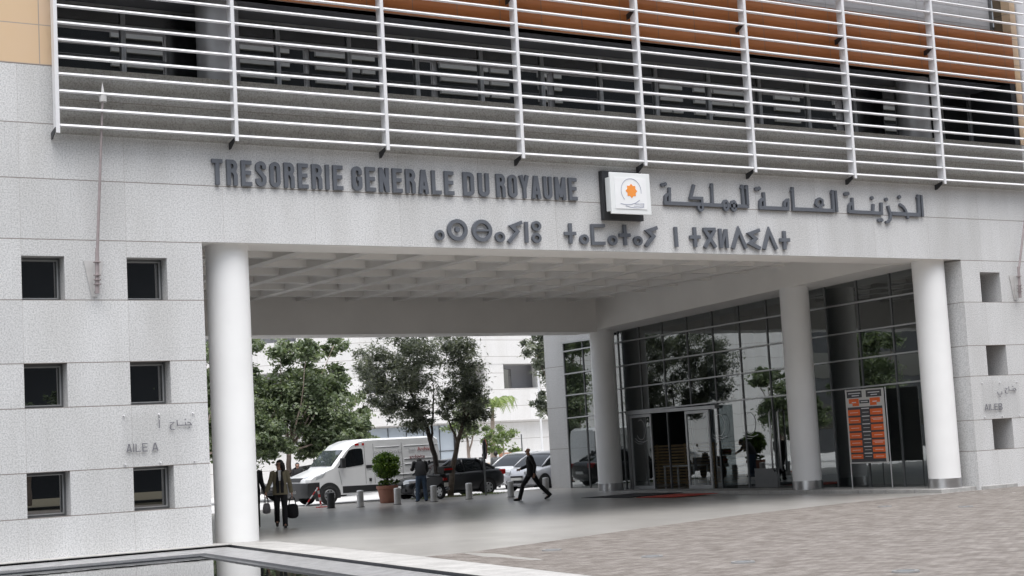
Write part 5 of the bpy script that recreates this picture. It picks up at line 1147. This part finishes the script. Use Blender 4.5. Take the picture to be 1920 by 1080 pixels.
    for sg in (-1, 1): ey.lathe([(.001, -.008), (.009, -.004), (.010, .004), (.001, .008)], hp(.088, sg*.034, .008), 8)
    ey.build('eyes', M['black'], t)
    mo_ = MB(); mo_.lathe([(.001, -.005), (.022, -.003), (.022, .003), (.001, .005)], hp(.078, 0, -.065), 10); mo_.build('mouth', plain('lips', (.28, .10, .08), .5), t)
    if glasses:
        gl = MB()
        for sg in (-1, 1): gl.tube([hp(.10, sg*.034+.024*math.cos(R(a)), .008+.018*math.sin(R(a))) for a in range(0, 361, 40)], .003, 5); gl.tube([hp(.10, sg*.058, .01), hp(.0, sg*.092, .01)], .003, 5)
        gl.build('glasses', M['dark_metal'], t)
    return t, D
def face_to(dx, dy): return math.atan2(dy, dx)
# man striding to the left
px, py = 25.9, 14.40
person('bald man in a black suit striding left past the bollards', (px, py, gz(px, py)), face_to(-.90, .42),
       dict(pelvis=(0, 0, .92), spine=(.01, 0, 1.12), chest=(.02, 0, 1.32), neck=(.03, 0, 1.48), head=(.07, 0, 1.635),
            hipL=(-.02, .09, .88), knL=(-.22, .10, .52), anL=(-.56, .10, .16), toL=(-.42, .10, .05), hipR=(.03, -.09, .88), knR=(.30, -.09, .50), anR=(.42, -.09, .09), toR=(.60, -.09, .05),
            shL=(.01, .18, 1.42), elL=(-.10, .24, 1.14), wrL=(-.06, .24, .90), shR=(.02, -.18, 1.42), elR=(.08, -.24, 1.14), wrR=(.32, -.22, 1.06)),
       H=1.76, skn=skin_m, shirt=shirt_w, bald=True, glasses=True, long_jacket=.14)
# woman in a tan jacket walking towards the camera, looking to her right
wx, wy = 12.85, 5.85
W_, WD = person('woman in an open tan jacket with long dark curly hair, walking towards us', (wx, wy, gz(wx, wy)), face_to(-.42, -.9),
       dict(hipL=(.02, .09, .90), knL=(.08, .10, .50), anL=(.08, .10, .09), toL=(.25, .11, .035), hipR=(0, -.09, .90), knR=(.0, -.10, .50), anR=(-.28, -.11, .20), toR=(-.20, -.11, .07),
            shL=(0, .17, 1.42), elL=(-.02, .25, 1.14), wrL=(.0, .29, .90), shR=(0, -.17, 1.42), elR=(.0, -.27, 1.16), wrR=(.06, -.36, .95)),
       H=1.66, top=tan_m, legs=suit_m, shirt=shirt_w, hair='long', head_turn=-.85, long_jacket=.10, glasses=True)
# black waistcoat showing in the open jacket
mb = MB(); s_ = 1.66/1.75
for sg in (-1, 1):
    loft(mb, [[(.085*s_, sg*.02*s_, .86), (.085*s_, sg*.125*s_, .86), (.160*s_, sg*.085*s_, .86), (.163*s_, sg*.015*s_, .86)], [(.08*s_, sg*.01*s_, 1.08), (.08*s_, sg*.125*s_, 1.08), (.150*s_, sg*.085*s_, 1.08), (.156*s_, sg*.012*s_, 1.08)], [(.10*s_, sg*.035*s_, 1.26), (.10*s_, sg*.10*s_, 1.26), (.163*s_, sg*.07*s_, 1.26), (.168*s_, sg*.038*s_, 1.26)], [(.05*s_, sg*.05*s_, 1.40), (.05*s_, sg*.085*s_, 1.40), (.10*s_, sg*.075*s_, 1.40), (.105*s_, sg*.052*s_, 1.40)]])
mb.build('waistcoat', suit_m, W_, smooth=True, autos=50)
def bag(name, label, person_root, local, w_, h, d, mat, hh=.22, rz=0.0, alpha=False, cat='bag'):
    p = Matrix.Translation(person_root.location) @ Matrix.Rotation(person_root.rotation_euler[2], 4, 'Z') @ Vector(local)
    t = thing(name, label, cat, (p.x, p.y, p.z-hh-h), rz)
    mb = MB(); loft(mb, [[(-w_*.46, -d*.4, 0), (w_*.40, -d*.5, .02), (w_*.44, d*.4, 0), (-w_*.42, d*.5, .03)], [(-w_*.56, -d*.6, h*.35), (w_*.53, -d*.6, h*.3), (w_*.52, d*.6, h*.35), (-w_*.55, d*.6, h*.3)], [(-w_*.47, -d*.42, h*.8), (w_*.46, -d*.4, h*.8), (w_*.45, d*.4, h*.8), (-w_*.46, d*.4, h*.8)], [(-w_*.45, -d*.2, h), (w_*.43, -d*.2, h*.97), (w_*.43, d*.2, h), (-w_*.45, d*.2, h*.97)]])
    mb.build('bag_body', mat, t, smooth=True, sub=1)
    q = MB()
    for sg in (-1, 1): q.tube([(-w_*.25, sg*d*.15, h*.95), (-w_*.16, sg*d*.08, h+hh*.7), (0, 0, h+hh), (w_*.16, sg*d*.08, h+hh*.7), (w_*.25, sg*d*.15, h*.95)], .010, 6)
    q.build('handle', mat, t, smooth=True); return t
bag('tote_bag', 'black tote bag hanging from the left hand of the woman in the tan jacket', W_, (.02, .285, .76), .34, .40, .12, suit_m, .17, face_to(-.42, -.9)+R(75))
# companion, mostly behind the white column
cx_, cy_ = 12.42, 6.55
P2, _ = person('person in a dark suit half hidden by the white column, walking beside the woman', (cx_, cy_, gz(cx_, cy_)), face_to(-.42, -.9), dict(knL=(.10, .10, .50), anL=(.16, .10, .09), toL=(.32, .11, .035), knR=(-.04, -.10, .50), anR=(-.22, -.11, .14), toR=(-.08, -.11, .04), wrL=(.05, .32, .90)), H=1.70, top=blk2, legs=suit_m, long_jacket=.12)
bag('plastic_bag', 'crumpled grey plastic carrier bag hanging beside the woman\'s right leg', P2, (.05, .33, .78), .26, .30, .16, plain('bag_grey', (.30, .28, .29), .35, 0, .2, 9), .16, R(20))
# man bending over the scooter
person('man in jeans and a black jacket bending forward over the scooter, back turned', (23.85, 18.35, gz(23.8, 18.4)), face_to(.42, .9),
       dict(pelvis=(-.02, 0, .93), spine=(.06, 0, 1.12), chest=(.20, 0, 1.28), neck=(.33, 0, 1.37), head=(.46, 0, 1.40), shL=(.22, .19, 1.36), elL=(.30, .27, 1.12), wrL=(.46, .30, 1.14), shR=(.22, -.19, 1.36), elR=(.34, -.26, 1.10), wrR=(.54, -.22, 1.0),
            knL=(.03, .13, .50), anL=(-.02, .15, .09), toL=(.14, .19, .035), knR=(.03, -.12, .50), anR=(0, -.15, .09), toR=(.16, -.18, .035)), H=1.74, top=blk2, legs=jean_m, long_jacket=.05)
person('dark-haired person in a black jacket looking down behind the black sedan', (33.05, 29.3, ROAD), face_to(.5, -.6), dict(chest=(.05, 0, 1.31), neck=(.10, 0, 1.45), head=(.17, 0, 1.58), elL=(.04, .24, 1.14), wrL=(.26, .12, 1.16), elR=(.04, -.24, 1.14), wrR=(.26, -.12, 1.16)), H=1.62, top=blk2)
person('person in a grey shirt turned away beside the red-edged road sign', (34.0, 29.6, ROAD), face_to(.6, .8), {}, H=1.60, top=grey_m)
person('person in black standing behind the bonnet of the white van', (24.62, 30.2, ROAD), face_to(-.3, -.9), {}, H=1.60, top=suit_m, skn=skin_d)

# ------------------------------------------------------------------ buildings beyond the street
white_st = granite('white_stone', (.60, .59, .575), (.70, .69, .68), [1.0, 2.0, 3.0, 4.0, 5.0, 6.0, 7.0, 8.0, 9.0, 10.0, 11.0], 1.6, .3, stain=.07, tone=.05, joint=.012)
recess_m = plain('recess_wall', (.36, .36, .38), .8, 0, .05, 1)
cb_ = thing('curved_building', 'white stone building with curved balcony bands and deep square openings', 'building', (46, 47, ROAD))
def cpart(mb, name, mat, **k): o = mb.build(name, mat, None, **k); return pin(o, cb_)
PL = []
for i in range(25):
    t = i/24; x = 33.5+26*t; y = 55.5-13.5*t+6.5*t*t-2.2*math.sin(t*math.pi*2.0)*.8
    PL.append(Vector((x, y)))
def offs(P, d):
    o_ = []
    for i, p in enumerate(P):
        a, c = P[max(i-1, 0)], P[min(i+1, len(P)-1)]; tg = (c-a).normalized(); o_.append(p+Vector((-tg.y, tg.x))*d)
    return o_
def band(z0, z1, d0, d1, mb, P=PL, i0=0, i1=None):
    A_1, B_1 = offs(P, d0), offs(P, d1); i1 = i1 if i1 is not None else len(P)-1
    for i in range(i0, i1):
        a, c, e_, f_ = A_1[i], A_1[i+1], B_1[i+1], B_1[i]
        mb.add([(a.x, a.y, z0), (c.x, c.y, z0), (e_.x, e_.y, z0), (f_.x, f_.y, z0), (a.x, a.y, z1), (c.x, c.y, z1), (e_.x, e_.y, z1), (f_.x, f_.y, z1)],
               [(0, 3, 2, 1), (4, 5, 6, 7), (0, 1, 5, 4), (1, 2, 6, 5), (2, 3, 7, 6), (3, 0, 4, 7)])
mb = MB(); band(-.3, 3.12, .55, 1.2, mb); cpart(mb, 'ground_floor_wall', white_st)
for z0, z1 in ((3.12, 5.05), (6.55, 8.3), (9.8, 12.0)):
    mb = MB(); band(z0, z1, 0, .35, mb); band(z0, z0+.2, .35, 1.8, mb); cpart(mb, 'balcony_band', white_st)
mb = MB(); band(3.3, 12, 1.6, 2.0, mb); cpart(mb, 'recess_wall', recess_m)
for zz0, zz1 in ((5.05, 6.55), (8.3, 9.8)):
    for i in (2, 4, 6, 8, 9, 12, 16, 20):
        mb = MB(); band(zz0, zz1, .02, .9, mb, i0=i, i1=i+1); cpart(mb, 'pier', white_st)
    for i in (3, 7, 10, 13):
        a_, c_ = PL[i], PL[i+1]; mb = MB(); band(zz0, zz1, .02, .9, mb, P=[a_+(c_-a_)*.0, a_+(c_-a_)*.18, a_+(c_-a_)*.36], i0=0, i1=2); cpart(mb, 'pier', white_st)
    for i in (3, 7, 10, 14, 18): mb = MB(); band(zz0, zz1-.25, 1.52, 1.6, mb, i0=i, i1=i+1); cpart(mb, 'window', M['pane'])
# large shopfront panel and frame on the ground floor
G0 = offs(PL, .50)
mb = MB(); fm = MB(); i0, i1 = 5, 10
for i in range(i0, i1):
    a, c = G0[i], G0[i+1]; mb.quad((a.x, a.y, .7), (c.x, c.y, .7), (c.x, c.y, 3.0), (a.x, a.y, 3.0))
    fm.tube([(a.x, a.y-.03, .7), (a.x, a.y-.03, 3.0)], .025, 6); fm.tube([(a.x, a.y-.03, 1.5), (c.x, c.y-.03, 1.5)], .02, 6)
e_ = G0[i1]; fm.box(e_.x-.08, e_.x+.08, e_.y-.1, e_.y+.1, .5, 3.1)
cpart(mb, 'shopfront_glass', plain('pale_glass', (.36, .40, .44), .12, 0, .06, .6), fix=False); cpart(fm, 'shopfront_frame', M['dark_metal'])
# tall white block on the left and a lower one between
fb = thing('white_building', 'tall plain white stone block far behind the green trees on the left', 'building', (30, 60, ROAD))
def fpart(mb, name, mat, root=fb, **k): return pin(mb.build(name, mat, None, **k), root)
mb = MB(); mb.box(-14, 35.3, 56.5, 70, -.4, 15); mb.box(35.3, 37.4, 57.2, 70, -.4, 15); fpart(mb, 'wall', white_st)
for x in (8, 12, 16, 20, 24, 28, 32):
    for z in (1.5, 5, 8.5):
        f = MB(); f.box(x-.7, x+.7, 56.46, 56.5, z, z+1.5); w_ = fpart(f, 'window', M['mullion']); g2 = MB(); g2.quad((x-.6, 56.455, z+.1), (x+.6, 56.455, z+.1), (x+.6, 56.455, z+1.4), (x-.6, 56.455, z+1.4)); pin(g2.build('pane', M['pane'], None, fix=False), fb).name = 'pane'
fb2 = thing('white_building', 'lower white stone block with a dark square window between the street trees', 'building', (42, 61, ROAD))
mb = MB(); mb.box(37.4, 47, 60, 70, -.4, 7.7); mb.box(37.3, 47.1, 59.9, 70.1, 7.7, 7.95); fpart(mb, 'wall', white_st, fb2)
for x, z in ((40.8, 6.2), (44.0, 6.2), (44.0, 2.6), (40.8, 2.6)):
    f = MB(); f.box(x-.6, x+.6, 59.96, 60, z, z+.95); fpart(f, 'window', M['pane'], fb2)
sw = MB(); sw.box(20, 37, 45.0, 45.4, -.4, 2.0); sw.box(19.9, 37.1, 44.95, 45.45, 2.0, 2.1); o = sw.build('garden_wall', white_st); tag(o, 'long white wall running behind the parked cars and the van', 'wall')
# unseen block added across the square to shape the upper windows' reflections
ob_ = thing('office_block', 'tall grey block across the square, mirrored in the upper windows', 'building', (10, -85, ROAD))
mb = MB(); mb.box(-60, 187, -95, -85, -.4, 45)
fpart(mb, 'wall', plain('block_grey', (.03, .034, .04), .6, 0, .1, .2), ob_)
random.seed(9)
gaps_ = [(random.uniform(-58, 180), random.uniform(1.2, 4.5)) for _ in range(42)]
for k in range(22):                                  # added pale bands, broken by gaps, to streak the upper windows' reflections
    mb = MB(); z = 19+1.15*k; x = -58.0
    while x < 185:
        x1_ = min(x+random.choice((5.2, 7.8, 10.4, 13.0)), 185)
        segs = [(x, x1_-.25)]
        for g0, gw in gaps_:
            segs = [q for a_, c_ in segs for q in (((a_, min(c_, g0)), (max(a_, g0+gw), c_))) if q[1]-q[0] > .3]
        for a_, c_ in segs: mb.box(a_, c_, -85.0, -84.7, z, z+.42)
        x = x1_
    fpart(mb, 'slab_edge', M['white_paint'], ob_)
db_ = thing('office_block', 'dark office block along the street, mirrored at the right end of the glass front', 'building', (-40, 60, ROAD))  # unseen block added to darken what the glass front mirrors
mb = MB(); mb.box(-70, -14.4, 57, 68, -.4, 21); pin(mb.build('wall', plain('dark_wall', (.05, .052, .055), .6, 0, .2, .4), None), db_)
for k in range(5):
    mb = MB(); mb.box(-68, -16, 56.96, 57, 1.5+3.8*k, 3.4+3.8*k); pin(mb.build('window_band', M['pane'], None), db_)
